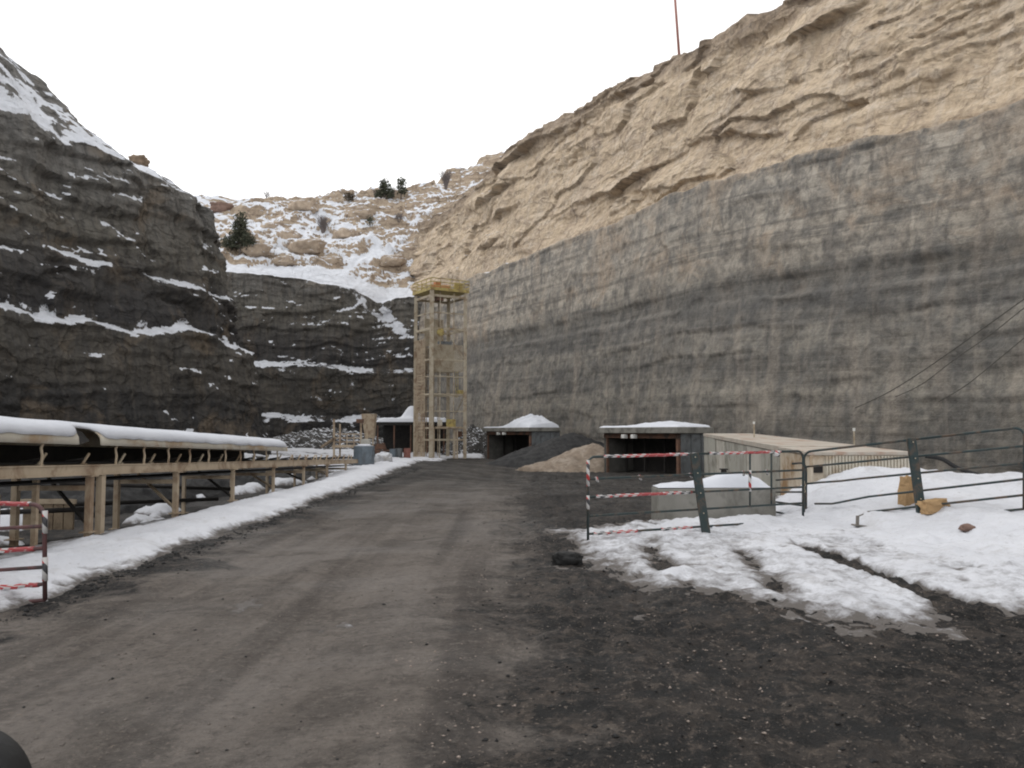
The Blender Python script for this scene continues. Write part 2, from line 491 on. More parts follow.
# ------------------------------------------------------------ snow on the ground
def snow_mat(name, dirty=.5):
    m = NT(name, .75, .2)
    P = m.tc.outputs['Object']
    c = m.mix(m.ramp(m.noise(P, .9, 6, .6), (.35, 0.0), (.7, 1.0)), (.64, .65, .685), (.54, .55, .585))
    d = m.math('SUBTRACT', 1.0, m.math('MULTIPLY', m.attr('thick'), 1.0))
    dn = m.math('ADD', m.math('MULTIPLY', m.noise(P, 3.5, 6, .75), 1.0), m.math('MULTIPLY', d, dirty))
    c = m.mix(m.ramp(dn, (.62, 0.0), (.95, 1.0)), c, (.12, .108, .10))
    c = m.mix(m.ramp(m.noise(P, 9, 6, .85), (.57, 0.0), (.68, .6)), c, (.30, .28, .27))
    c = m.mix(m.ramp(m.noise(P, 1.1, 6, .75, .6), (.56, 0.0), (.68, .45)), c, (.40, .385, .375))
    m.color(c)
    m.b.inputs['Subsurface Weight'].default_value = .0
    n = m.bump(m.noise(P, 2.2, 7, .6), .45, .10)
    n = m.bump(m.noise(P, 13, 6, .7), .5, .025, n)
    m.normal(n)
    return m.m
SNOW = snow_mat('ground snow', .55)
def snow_sheet(name, xs, ys, tfn, lab=None):
    X, Y = np.meshgrid(xs, ys, indexing='ij')
    T = tfn(X, Y)
    Z = ground(X, Y) + T
    K = (T[:-1, :-1] > -.04) | (T[1:, :-1] > -.04) | (T[:-1, 1:] > -.04) | (T[1:, 1:] > -.04)
    me = npmesh(name, np.stack([X, Y, Z], -1).reshape(-1, 3), gridfaces(len(xs), len(ys), K)[:, ::-1])
    fattr(me, 'thick', np.clip(T / .09, 0, 1))
    o = tag(link(name, me, SNOW), kind='structure')
    return o
def polysd(X, Y, poly):
    """signed distance, positive inside"""
    poly = np.array(poly, float); n = len(poly)
    D = np.full(X.shape, 1e9); ins = np.zeros(X.shape, bool)
    for i in range(n):
        a = poly[i]; b = poly[(i + 1) % n]
        e = b - a; t = np.clip(((X - a[0]) * e[0] + (Y - a[1]) * e[1]) / (e @ e), 0, 1)
        D = np.minimum(D, np.hypot(X - a[0] - t * e[0], Y - a[1] - t * e[1]))
        c = ((a[1] > Y) != (b[1] > Y))
        xi = (b[0] - a[0]) * (Y - a[1]) / (b[1] - a[1] + 1e-12) + a[0]
        ins ^= c & (X < xi)
    return np.where(ins, D, -D)
def t_left(X, Y):
    e = .30 * fbm(X * .8, Y * .5, 2.0, 4) + .13 * fbm(X * 4, Y * 4, 9.0, 3)
    right = -5.25 - .012 * np.maximum(Y - 20, 0) * (Y > 20) - .02 * np.maximum(Y - 34, 0) + .1
    dr = right + e - X                        # positive on the snow
    lump = .05 * fbm(X * 1.1, Y * 1.1, 4.0, 4) + .02 * fbm(X * 6, Y * 6, 2.0, 3)
    t = (.20 * sm(dr, -.06, .75) - .05 + lump * sm(dr, 0, .5)) * (1 - .75 * sm(-X, 6.7, 7.6) * (1 - sm(Y, 30, 38))) + .025 * (fbm(X * 2.5, Y * 2.5, 6.0, 4) - .1) * (1 - sm(dr, .3, 1.0))
    back = sm(X, -8.35, -7.75)
    t = t * back - .35 * (1 - back) * (sm(X, -8.9, -8.0) * 0 + 1)
    # further drifts behind the conveyor
    f = fbm(X * .35, Y * .28, 8.0, 4)
    t2 = .34 * sm(f - .12, .0, .3) - .08 + lump
    t2 = np.where(X < -8.6, t2, -.4)
    return np.maximum(t, t2) - .3 * sm(Y, 47, 52) * (X > -9)
snow_sheet('roadside_snow', axis([(-26, -9, .2), (-9, -4.6, .06)]), axis([(2, 16, .06), (16, 30, .12), (30, 56, .25)]), t_left)

patch = [(.1, 15.6), (.55, 12.4), (.62, 10.7), (1.1, 9.8), (1.75, 9.2), (2.3, 8.3), (3.0, 7.5), (3.8, 6.9), (4.4, 6.8), (4.7, 7.5), (4.75, 8.0), (5.6, 7.9), (6.4, 6.9),
         (9, 5.5), (16, 5), (18, 26), (11.5, 26), (9.9, 24), (6.9, 18.6), (6.2, 18.9), (5.8, 18), (3.1, 17.3), (1.8, 16.4), (.9, 16.6)]
_fr = random.Random(5)
FOOT = [(2.6 + .42 * i + _fr.uniform(-.05, .05), 11.4 + .40 * i * (1 if i < 6 else .6) + (.12 if i % 2 else -.12)) for i in range(9)] + [(5.6 + .3 * i, 10.2 + .42 * i + (.12 if i % 2 else -.12)) for i in range(8)]
def t_right(X, Y):
    n = .5 * fbm(X * .9, Y * .9, 3.0, 5, .6) + .14 * fbm(X * 5, Y * 5, 3.0, 3)
    d = polysd(X, Y, patch) + n * .8
    lump = .018 * fbm(X * .8, Y * .6, 5.0, 4) + .008 * fbm(X * 6, Y * 6, 2.0, 3)
    t = .075 * sm(d, -.05, 1.4) - .012 + lump * sm(d, 0, .5) + .016 * (fbm(X * 2.6, Y * 1.3, 15.0, 5, .7) - .12) * (1 - sm(d, .5, 2.2))
    t = np.where(d < -.3, -.1, t)
    # old wheel track pressed through the snow
    tx = 4.78 + .10 * np.sin(Y * .8) + .06 * fbm(Y * 1.2, 0 * Y, 4.0, 3)
    w = .15 + .05 * fbm(Y * .9, X * 2, 6.0, 2) + .12 * (1 - sm(Y, 7.5, 10))
    t = t - .26 * np.exp(-((X - tx) / w) ** 4) * (1 - sm(Y, 12.6, 13.6))
    tx2 = 3.35 + .12 * (Y - 11)
    t = t - .05 * np.exp(-((X - tx2) / .16) ** 2) * sm(Y, 8, 9.5) * (1 - sm(Y, 12.5, 13.5)) * (1 + 1.5 * fbm(X * 1.4, Y * 1.4, 1.0, 3))
    for fx, fy in FOOT:
        t = t - .05 * np.exp(-((X - fx) / .07) ** 2 - ((Y - fy) / .14) ** 2)
    tx3 = 2.0 + .10 * (Y - 10)
    t = t - .075 * np.exp(-((X - tx3) / .2) ** 2) * sm(Y, 9, 10) * (1 - sm(Y, 13, 14)) * (.7 + 2.2 * fbm(X * 1.3, Y * 1.0, 2.0, 3))
    hol = fbm(X * 1.2, Y * 1.0, 12.0, 4)
    t = t - .12 * sm(hol, .52, .75) * (1 - sm(X, 4.2, 5))
    # thin edge along the front of the patch
    t = t - .02 * (1 - sm(d, .2, 1.2)) * (1 + fbm(X * 3, Y * 3, 1.5, 3))
    # ploughed bank behind the gates
    bank = np.exp(-(np.maximum(np.abs(Y - 18.2 + .25 * (X - 7)) - .15, 0) / (1.55 + .1 * (X - 6))) ** 2) * sm(X, 5.35, 7.0)
    t = t + bank * (.62 - .25 * sm(X, 7.4, 10.5)) * (1 + .12 * fbm(X * .8, Y * .8, 4.0, 3))
    t = t + .38 * sm(X, 5.8, 8.8) * sm(Y, 9.5, 13.5) * (1 - sm(Y, 21, 25))
    t = t + .10 * np.exp(-((X - 4.4) / 1.8) ** 2 - ((Y - 16.3) / .8) ** 2)
    t = t - .9 * np.exp(-((X - 8.3) / 1.6) ** 2 - ((Y - 22) / 2.2) ** 2) * 0
    return t
snow_sheet('snow_patch', axis([(-.3, 8, .055), (8, 18, .12)]), axis([(4.8, 19, .06), (19, 26, .15)]), t_right)

def t_rem(X, Y):
    t = np.full(X.shape, -.06)
    for (u, v, rx, ry) in ((246, 603, .16, .40), (344, 621, .10, .16), (322, 626, .06, .10), (640, 618, .12, .15), (905, 612, .25, .2)):
        q = at(u, v, 1.9 * 800 / (v - 432.0))
        d = 1 - np.hypot((X - q.x) / rx, (Y - q.y) / ry) + .8 * fbm(X * 5, Y * 5, 3.0, 4)
        t = np.maximum(t, .018 * sm(d, 0, .6) - .006 + .008 * fbm(X * 9, Y * 9, 1.0, 3))
    return np.where(t < .001, -.06, t)
snow_sheet('snow_remnants', axis([(-3.6, 5.6, .035)]), axis([(7, 9.8, .035)]), t_rem)
def t_far(X, Y):
    f = fbm(X * .25, Y * .25, 3.0, 4)
    t = .22 * sm(f, -.15, .2) - .05
    t = t - .4 * sm(X, -6.5, -5.2) * (1 - sm(Y, 76, 79)) - .4 * sm(X, -3.4, -1.8)
    t = t + .5 * np.exp(-((Y - 84) / 3) ** 2) * (1 - sm(X, -2, 0)) * .4
    return t
snow_sheet('far_snow', axis([(-40, 1, .35)]), axis([(47, 108, .35)]), t_far)

# ------------------------------------------------------------ cliffs
def resample(path, ds_fn):
    path = np.array(path, float)
    # smooth with Catmull-Rom then march
    pts = []
    n = len(path)
    for i in range(n - 1):
        p0 = path[max(i - 1, 0)]; p1 = path[i]; p2 = path[i + 1]; p3 = path[min(i + 2, n - 1)]
        for t in np.linspace(0, 1, 60, endpoint=False):
            pts.append(.5 * ((2 * p1) + (-p0 + p2) * t + (2 * p0 - 5 * p1 + 4 * p2 - p3) * t * t + (-p0 + 3 * p1 - 3 * p2 + p3) * t ** 3))
    pts.append(path[-1]); pts = np.array(pts)
    L = np.concatenate([[0], np.cumsum(np.linalg.norm(np.diff(pts, axis=0), axis=1))])
    s = [0.0]
    while s[-1] < L[-1]:
        p = (np.interp(s[-1], L, pts[:, 0]), np.interp(s[-1], L, pts[:, 1]))
        s.append(s[-1] + ds_fn(*p))
    s = np.array(s)
    P = np.stack([np.interp(s, L, pts[:, 0]), np.interp(s, L, pts[:, 1])], -1)
    Ps = np.stack([np.interp(s + 2.5, L, pts[:, 0]) - np.interp(s - 2.5, L, pts[:, 0]),
                   np.interp(s + 2.5, L, pts[:, 1]) - np.interp(s - 2.5, L, pts[:, 1])], -1)
    T = Ps / np.linalg.norm(Ps, axis=1)[:, None]
    return s, P, T
def nz_of(V):
    dx = np.gradient(V, axis=0); dy = np.gradient(V, axis=1)
    n = np.cross(dx, dy); n /= np.linalg.norm(n, axis=-1)[..., None] + 1e-9
    return n
def make_cliff(name, path, side, dsf, Zf, Bf, dispf, stratf, mat, attrs, h):
    s, P, T = resample(path, dsf)
    N = np.stack([T[:, 1], -T[:, 0]], -1) * side       # outward (towards the pit)
    S, H = np.meshgrid(s, h, indexing='ij')
    PX = P[:, 0][:, None]; PY = P[:, 1][:, None]
    Zz = Zf(S, H, PX, PY); B = Bf(S, H, PX, PY)
    st = stratf(S, H, Zz, PX, PY)
    d, dz = dispf(S, H, Zz, st, PX, PY)
    off = d - B
    V = np.stack([PX + N[:, 0][:, None] * off, PY + N[:, 1][:, None] * off, Zz + dz], -1)
    f = gridfaces(len(s), len(h))
    me = npmesh(name, V.reshape(-1, 3), f if side > 0 else f[:, ::-1])
    nrm = nz_of(V)
    nz = nrm[..., 2] * np.sign(nrm[:, -4:, 2].mean())
    uvset(me, np.stack([S, st], -1).reshape(-1, 2))
    for k, fn in attrs.items():
        fattr(me, k, fn(S, H, Zz, st, nz, V[..., 0], V[..., 1]))
    return tag(link(name, me, mat), kind='structure'), V

# ---- right wall: grey shale below, tan sandstone above
ROCK_R = rock_mat('right wall rock', 'right')
hR = np.concatenate([np.linspace(0, 1, 135), np.linspace(1, 1.15, 8)[1:], np.linspace(1.15, 2, 125)[1:], np.linspace(2, 3, 26)[1:]])
def zgray(PX, PY): return np.interp(PY, [-20, 35, 38.5, 44, 57, 74, 95, 120], [16.6, 17.6, 17.8, 18.6, 20.2, 20.6, 20.8, 21])
def ztop(PX, PY): return np.interp(PY, [-20, 20, 35, 48, 62, 75, 90, 120], [30, 31, 32.0, 32.6, 34.6, 36.2, 37.6, 34])
def ZR(S, H, PX, PY):
    zg = zgray(PX, PY) + .5 * fbm(S * .06, S * 0, 3.0, 3) + .2 * fbm(S * .4, S * 0, 1.0, 3); zt = ztop(PX, PY) + .9 * fbm(S * .07, S * 0, 1.0, 3) + .55 * (cells(S * .22, S * 0)[0] - .5)
    z = np.where(H < 1, -1.5 + (zg + 1.5) * H, zg + (H - 1) * 1.2)
    z = np.where(H > 1.15, zg + .18 + (zt - zg - .18) * (H - 1.15) / .85, z)
    z = np.where(H > 2, zt + (H - 2) * 5.0 + .4 * fbm(S * .2, H * 3, 2.0, 3), z)
    return z
def BR(S, H, PX, PY):
    b = np.where(H < 1, H * 1.9, 1.9 + (H - 1) / .15 * 1.0)
    b = np.where(H > 1.15, 2.9 + (H - 1.15) / .85 * 3.4, b)
    b = np.where(H > 2, 6.3 + (H - 2) ** 1.3 * 40, b)
    return b
def stR(S, H, Zz, PX, PY):
    zg = zgray(PX, PY)
    return np.where(H < 1.0, Zz * 18 / zg, 18 + (Zz - zg))
def dR(S, H, Zz, st, PX, PY):
    g = .55 * fbm(S * .05, Zz * .04, 1.0, 3) + .22 * fbm(S * .3, Zz * .12, 2.0, 4) + .09 * fbm(S * 1.2, Zz * .7, 2.5, 3)
    cv, ce = cells(S * .28 + .3 * fbm(S * .4, st * .4, 0, 2), st * .75)
    g = g + .16 * (cv - .5) + .08 * fbm(S * .05, st * .9, 5.0, 4) + .12 * fbm(S * .8, st * .5, 35.0, 5, .65)
    vj, _ = cells(S * .55, st * .22 + 7)
    g = g + .14 * (vj - .5)
    q3 = (st + .8 * fbm(S * .06, S * 0, 12.0, 3)) / 1.6; f3 = q3 - np.floor(q3)
    g = g + .22 * sm(fbm(S * .1, np.floor(q3) * 2.3, 5.0, 2), -.2, .5) * (1 - f3) * sm(f3, 0, .1)
    g = g + .35 * sm(st, 9.2, 9.0) * 0 - .45 * sm(st, 9.7, 9.9) * (1 - sm(st, 10.6, 11.2)) * (.6 + fbm(S * .2, S * 0, 2.0, 2))
    w = .6 * fbm(S * .12, st * .2, 3.0, 3)
    t = .9 * fbm(S * .085, (st + w) * .16, 8.0, 4)
    q1 = (st - 18.6 + 2.0 * fbm(S * .045, S * 0, 12.0, 3) + .35 * fbm(S * .3, st * .2, 2.0, 3)) / 3.4
    f1 = q1 - np.floor(q1)
    A1 = sm(fbm(S * .07, np.floor(q1) * 3.7, 5.0, 2), -.45, .45)
    q2 = (st + 1.4 * fbm(S * .06, S * 0, 32.0, 3) + .2 * fbm(S * .6, st * .3, 4.0, 3)) / 1.05
    f2 = q2 - np.floor(q2)
    A2 = sm(fbm(S * .12, np.floor(q2) * 3.7, 9.0, 2), -.3, .5)
    A1 = A1 * sm(fbm(S * .05, st * .12, 44.0, 2), -.15, .35)
    bv, _ = cells(S * .16 + .35 * fbm(S * .15, st * .15, 51.0, 3), st * .34 + .25 * fbm(S * .1, st * .2, 53.0, 3), 13)
    bv2, _ = cells(S * .5 + .3 * fbm(S * .5, st * .3, 55.0, 2), st * .9 + .2 * fbm(S * .3, st * .2, 57.0, 2), 17)
    rub = sm(fbm(S * .06, st * .14, 61.0, 3) + .25 * sm(45 - PY, 0, 10), .12, .45)
    t = t + 1.7 * A1 * (1 - f1) * sm(f1, 0, .04) + .26 * A2 * (1 - f2) * sm(f2, 0, .08) * (.15 + rub)
    t = t + .85 * (bv - .5) + (.05 + .30 * rub) * (bv2 - .5) + (.07 + .16 * rub) * fbm(S * .5, st * .8, 1.0, 6, .65) - .4
    cv2, _ = cells(S * .2 + w, st * .55 + w * .5, 3)
    t = t + .3 * (cv2 - .5) * sm(fbm(S * .06, st * .1, 21.0, 2), -.3, .3)
    g = g * .62
    tk = sm(H, 1.1, 1.3)
    d = g * (1 - tk) + t * tk
    over = sm(H, 1.86, 1.93) * (1 - sm(H, 2.0, 2.1))
    d = d + over * (.5 + .5 * fbm(S * .3, S * 0, 1.0, 2)) * .8
    d = d * (1 - .6 * sm(H, 2.05, 2.4))
    dz = .12 * fbm(S * .6, st * .6, 6.0, 3) * tk
    return d, dz
def snR(S, H, Zz, st, nz, X, Y):
    far = sm(Y, 70, 95)
    a = sm(nz, .55, .9) * (.20 + .45 * far) * sm(H, .98, 1.02)
    a = a * np.where(H > 2.1, 1.2, 1)
    return a + .12 * sm(H, .97, 1.0) * (1 - sm(H, 1.15, 1.3)) * far - .1
attrR = {
    'tan': lambda S, H, Zz, st, nz, X, Y: sm(H, .955 + .03 * fbm(S * .3, S * 0, 4.0, 4), 1.10),
    'tanedge': lambda S, H, Zz, st, nz, X, Y: sm(H, .90, 1.0) * (1 - sm(H, 1.10, 1.25)) * 2.6,
    'crust': lambda S, H, Zz, st, nz, X, Y: np.maximum(sm(H, 1.84, 1.95) * .9, sm(H, 1.5, 1.75) * sm(110 - Y, 50, 75) * .45 * sm(fbm(S * .1, st * .3, 3.0, 3), -.1, .4)),
    'snow': snR}
pathR = [(-19, 118), (-11, 106), (-3.5, 90), (5.5, 73), (15.6, 50), (22.7, 35.4), (38, 5), (43, -14)]
cliffR, VR = make_cliff('right_cliff', pathR, 1, lambda x, y: .16 if 30 < y < 112 else .8, ZR, BR, dR, stR, ROCK_R, attrR, hR)

# ---- left wall
ROCK_L = rock_mat('left wall rock', 'left')
hL = np.concatenate([np.linspace(0, 1, 130), np.linspace(1, 2, 40)[1:], np.linspace(2, 3, 12)[1:]])
LED = 8.7
def ztl(PX, PY): return np.interp(PY, [-20, 43, 52, 60, 66, 80, 110], [21.0, 20.8, 20.8, 20.3, 20.1, 20.5, 21])
def ZL(S, H, PX, PY):
    zt = ztl(PX, PY) + .35 * fbm(S * .15, S * 0, 3.0, 3)
    z = np.where(H < 1, -1.5 + (zt + 1.5) * H, 0)
    rise = np.interp(PY, [-20, 40, 48, 51, 53.5, 56.7, 60, 64, 80, 110], [15, 13, 9.0, 6.2, 3.9, 3.1, 3.0, 1.7, 2, 3])
    z = np.where(H >= 1, zt + rise * (H - 1) ** .9 + .5 * (H - 1) * fbm(S * .25, H * 3, 2.0, 4), z)
    z = np.where(H > 2, zt + rise + (H - 2) * 1.0, z)
    return z
def BL(S, H, PX, PY):
    z = ZL(S, H, PX, PY)
    b = np.maximum(z, 0) * (.10 + .10 * sm(PY, 56, 62) * (1 - sm(PY, 66, 72)))
    lz = LED + 1.1 * fbm(S * .13, S * 0, 5.0, 4)
    b = b + 1.15 * sm(z, lz - .12, lz + .35)
    l2 = 12.6 + .8 * fbm(S * .1, S * 0, 7.0, 3)
    b = b + .8 * sm(z, l2 - .1, l2 + .5) * sm(fbm(S * .13, S * 0, 2.0, 2), -.25, .1)
    b = np.where(H > 1, b + (H - 1) * np.interp(PY, [40, 60], [7.5, 5.0]), b)
    return np.where(H > 2, b + (H - 2) * 30, b)
def dL(S, H, Zz, st, PX, PY):
    g = .5 * fbm(S * .07, Zz * .06, 11.0, 3) + .22 * fbm(S * .35, Zz * .2, 12.0, 4) + .1 * fbm(S * 1.3, Zz * .9, 2.5, 3)
    cv, _ = cells(S * .33 + .4 * fbm(S * .4, st * .4, 0, 2), st * .6, 5)
    g = g + .42 * (cv - .5) * sm(Zz, 7.5, 10) + .15 * (cv - .5)
    cv, _ = cells(S * .8, st * .7, 15)
    g = g + .20 * (cv - .5)
    q4 = (st + 1.6 * fbm(S * .07, S * 0, 71.0, 3) + .15 * fbm(S * .7, st * .3, 4.0, 3)) / 1.9; f4 = q4 - np.floor(q4)
    g = g + .45 * sm(fbm(S * .13, np.floor(q4) * 3.1, 9.0, 2), -.35, .3) * (1 - f4) * sm(f4, 0, .07) * sm(Zz, 8.5, 10.5)
    q5 = (st + .8 * fbm(S * .09, S * 0, 75.0, 3)) / .7; f5 = q5 - np.floor(q5)
    g = g + .22 * sm(fbm(S * .2, np.floor(q5) * 3.1, 19.0, 2), -.2, .3) * (1 - f5) * sm(f5, 0, .12)
    g = g + .10 * fbm(S * .06, st * .9, 5.0, 4)
    g = g * (1 - .55 * sm(H, .99, 1.12))
    dz = .3 * fbm(S * .5, Zz * .4, 6.0, 4) * sm(H, 1.0, 1.2) + .3 * (cells(S * .35, H * 5, 2)[0] - .3) * sm(H, 1.3, 1.6) * (1 - sm(H, 2, 2.3)) * sm(60 - PY, 0, 15)
    return g, dz
def snL(S, H, Zz, st, nz, X, Y):
    a = sm(nz, .38, .70) * .70 * (.45 + .55 * sm(fbm(S * .12, Zz * .25, 9.0, 3), -.25, .15))
    a = a + .42 * sm(np.abs(Zz - LED - 1.1 * fbm(S * .13, S * 0, 5.0, 4) - .4), 1.3, .2) * sm(fbm(S * .22, Zz * .3, 4.0, 4), -.65, -.1)
    a = a + .42 * sm(np.abs(Zz - 12.6 - 1.2 * fbm(S * .15, S * 0, 7.0, 4)), 1.2, .2) * sm(fbm(S * .2, Zz * .2, 14.0, 4), -.05, .3)
    a = a + .16 * fbm(S * .5, Zz * .5, 3.0, 3)
    a = np.where(H > 1.0, .66 + .75 * fbm(S * .55, H * 7, 3.0, 5, .6) - .25 * sm(.5 - nz, 0, .3) - .40 * sm(H, 1.35, 1.65) * sm(60 - Y, -4, 6), a)
    return a
pathL = [(-34, -14), (-31, 20), (-27.2, 43), (-23.4, 54), (-19.9, 62.5), (-20.6, 67.5), (-27, 76), (-40, 92)]
cliffL, VL = make_cliff('left_cliff', pathL, 1, lambda x, y: .17 if 36 < y < 72 and x > -29 else .7, ZL, BL, dL,
                        lambda S, H, Zz, PX, PY: Zz, ROCK_L, {'snow': snL}, hL)

# ---- back wall, stepped
hB = np.concatenate([np.linspace(0, 1, 130), np.linspace(1, 1.5, 14)[1:]])
def ztb(PX, PY): return np.interp(PX, [-50, -35, -28, -21, -18, -14.5, -8], [24.6, 23.4, 23.0, 21.8, 20.4, 21.0, 21.5])
def ZB(S, H, PX, PY):
    zt = ztb(PX, PY) + .3 * fbm(S * .2, S * 0, 3.0, 3)
    return np.where(H < 1, -1.5 + (zt + 1.5) * H, zt + (H - 1) * 3.0)
def BB(S, H, PX, PY):
    z = ZB(S, H, PX, PY)
    b = np.maximum(z, 0) * .06
    for lz, w, k in ((4.2, 1.6, 1.), (11.2, 1.8, 2.)):
        l = lz + .5 * fbm(S * .12, S * 0, k, 3) - .04 * (S - 20)
        b = b + w * sm(z, l - .1, l + .8)
    ch = np.exp(-((PX + 17.3) / 2.6) ** 2)
    b = b + ch * sm(z, 11, 19) * 1.5
    return np.where(H > 1, b + (H - 1) * 11, b)
def snB(S, H, Zz, st, nz, X, Y):
    a = sm(nz, .32, .66) * .50 + .34 * fbm(S * .22, Zz * .35, 3.0, 4)
    a = a + .75 * np.exp(-((X + 20.5 - (20.5 - Zz) * 1.15) / 2.0) ** 2) * sm(Zz, 14.5, 16) * sm(fbm(S * .4, Zz * .3, 3.0, 3), -.5, .2)
    a = a + .22 * sm(fbm(S * .2, Zz * .35, 13.0, 4), 0, .4)
    return np.where(H > 1.0, .9 + .2 * fbm(S * .4, H * 6, 3.0, 3), a)
pathB = [(-62, 92), (-46, 98), (-31, 104), (-19, 107), (-10, 109), (-3, 112)]
make_cliff('back_cliff', pathB, 1, lambda x, y: .25, ZB, BB,
           lambda S, H, Zz, st, PX, PY: dL(S, np.minimum(H, .9), Zz, st, PX, PY), lambda S, H, Zz, PX, PY: Zz * .8 + .5, ROCK_L, {'snow': snB}, hB)

# ---- snowy hillside beyond
ROCK_H = rock_mat('hillside rock', 'hill')
def crest(x): return np.interp(x, [-110, -60, -45, -33, -21, -13.5, -8, 0, 30], [54, 47, 46, 47.0, 48.0, 50.0, 53, 56, 60])
def hill(x, y):
    x = np.asarray(x, float); y = np.asarray(y, float)
    base = np.interp(x, [-90, -35, -28, -21, -18, -14.5, -8, 0], [25.3, 24.0, 23.5, 22.3, 21.0, 21.5, 22.0, 23])
    yb = np.interp(x, [-120, -62, -46, -31, -19, -10, -3, 30], [93.2, 98.2, 104.2, 109.9, 113.4, 114.8, 117, 119])
    t = np.clip((y - yb) / (150. - yb), 0, 1)
    z = base + (crest(x) - base) * (t ** 1.05)
    w = fbm(x * .06, y * .06, 2.0, 3) * 2.2
    q = (z + w + 1.2 * fbm(x * .2, y * .2, 4.0, 3)) / 3.3
    fr = q - np.floor(q)
    ter = (sm(fr, .0, .28) - fr) * 3.3
    amp = sm(y - yb, 0, 7)
    z = z + ter * amp * .55 * sm(fbm(x * .08, y * .08, 31.0, 2), -.4, .3) + amp * (1.0 * fbm(x * .12, y * .12, 7.0, 4) + .9 * (cells(x * .22 + .5 * fbm(x * .3, y * .3, 3.0, 3), y * .3, 4)[0] - .5) + .45 * fbm(x * .6, y * .6, 1.0, 5, .6))
    z = z - .25 * np.maximum(y - 151, 0)
    z = z - .8 * np.maximum(yb + 1.0 - y, 0)
    return z - .4
def hz(x, y): return float(hill(x, y))
hx = axis([(-110, -48, 1.0), (-48, -6, .26), (-6, 34, 1.0)]); hy = axis([(96, 156, .26), (156, 230, 4)])
X, Y = np.meshgrid(hx, hy, indexing='ij'); Z = hill(X, Y)
yb_ = np.interp(X, [-120, -62, -46, -31, -19, -10, -3, 30], [93.2, 98.2, 104.2, 109.9, 113.4, 114.8, 117, 119])
Kp = (Y[:-1, :-1] > yb_[:-1, :-1] - .3)
me = npmesh('hillside', np.stack([X, Y, Z], -1).reshape(-1, 3), gridfaces(len(hx), len(hy), Kp)[:, ::-1])
gX = np.gradient(Z, axis=0) / np.gradient(X, axis=0); gY = np.gradient(Z, axis=1) / np.gradient(Y, axis=1)
slope = np.hypot(gX, gY)
fattr(me, 'snow', (1.0 - .60 * sm(slope, .55, 1.35) + .45 * fbm(X * .16, Y * .22, 5.0, 4)) - .05 - .16 * sm(Y, 132, 142) + .5 * (1 - sm(Y - yb_, 1.5, 4)))
uvset(me, np.stack([X, Z], -1).reshape(-1, 2))
tag(link('hillside', me, ROCK_H), kind='structure')
#STRUCT_END
# ------------------------------------------------------------ materials for built things
STEEL_TAN = simple('tan painted steel', (.50, .41, .30), (.41, .33, .24), 2.0, .6, dirt=(.26, .18, .12), bump=.1)
STEEL_PALE = simple('weathered pale steel', (.50, .44, .34), (.40, .345, .26), 2.0, .6, dirt=(.28, .21, .14), bump=.1)
YELLOW = simple('safety yellow paint', (.50, .40, .14), (.40, .33, .14), 3.0, .55, dirt=(.25, .17, .08), bump=.1)
ORANGE = simple('faded orange paint', (.50, .19, .08), (.40, .20, .10), 4.0, .6)
DARK = simple('dark steel and painted shade', (.022, .021, .021), (.04, .036, .033), 3.0, .8)  # dark steel; also paints the shade inside portals and behind conveyor openings
BLACKR = simple('black rubber', (.015, .015, .016), (.022, .022, .022), 5.0, .6, bump=.3)
GREENP = simple('dark green gate paint', (.022, .038, .040), (.035, .05, .05), 6.0, .5, dirt=(.10, .07, .05), bump=.1)
CONC = simple('weathered concrete', (.27, .26, .235), (.20, .195, .175), 1.6, .9, dirt=(.13, .125, .11), bump=.35)
CONC_MID = simple('mid grey concrete', (.40, .39, .345), (.33, .32, .285), 1.2, .9, dirt=(.22, .21, .18), bump=.35)
CONC_PALE = simple('pale concrete', (.52, .50, .45), (.43, .41, .37), 1.2, .9, dirt=(.33, .30, .25), bump=.35)
GREY_PANEL = simple('grey sheet metal', (.19, .205, .215), (.14, .15, .155), 1.5, .5, dirt=(.09, .09, .09), bump=.1)
CREAM = simple('cream painted sheet', (.58, .54, .46), (.50, .46, .38), 1.5, .6, dirt=(.40, .30, .20), bump=.15)
TANP = simple('pale tan painted steel', (.58, .50, .40), (.50, .44, .35), 1.5, .6, dirt=(.30, .19, .10), bump=.15)
PLANK = simple('weathered timber', (.34, .27, .19), (.24, .185, .125), 3.0, .85, dirt=(.13, .095, .07), bump=.4)
TANKM = simple('blue grey plastic', (.17, .205, .235), (.13, .155, .18), 2.5, .5, dirt=(.10, .11, .12))
DKRED = simple('dark weathered red gate paint', (.13, .06, .06), (.09, .05, .05), 5.0, .6, dirt=(.05, .045, .045))
REDP = simple('faded red paint', (.36, .16, .13), (.28, .13, .11), 4.0, .6)
RUSTM = simple('rusty machinery', (.20, .105, .07), (.12, .075, .055), 2.5, .8, dirt=(.06, .05, .045))
LAMPG = simple('pale lamp glass', (.75, .75, .72), (.65, .65, .62), 5.0, .3)
SNOWCAP = simple('settled snow', (.66, .68, .73), (.60, .62, .67), 1.5, .8, bump=.4)
CABLE = simple('dark cable', (.075, .07, .065), (.10, .09, .08), 5.0, .7)

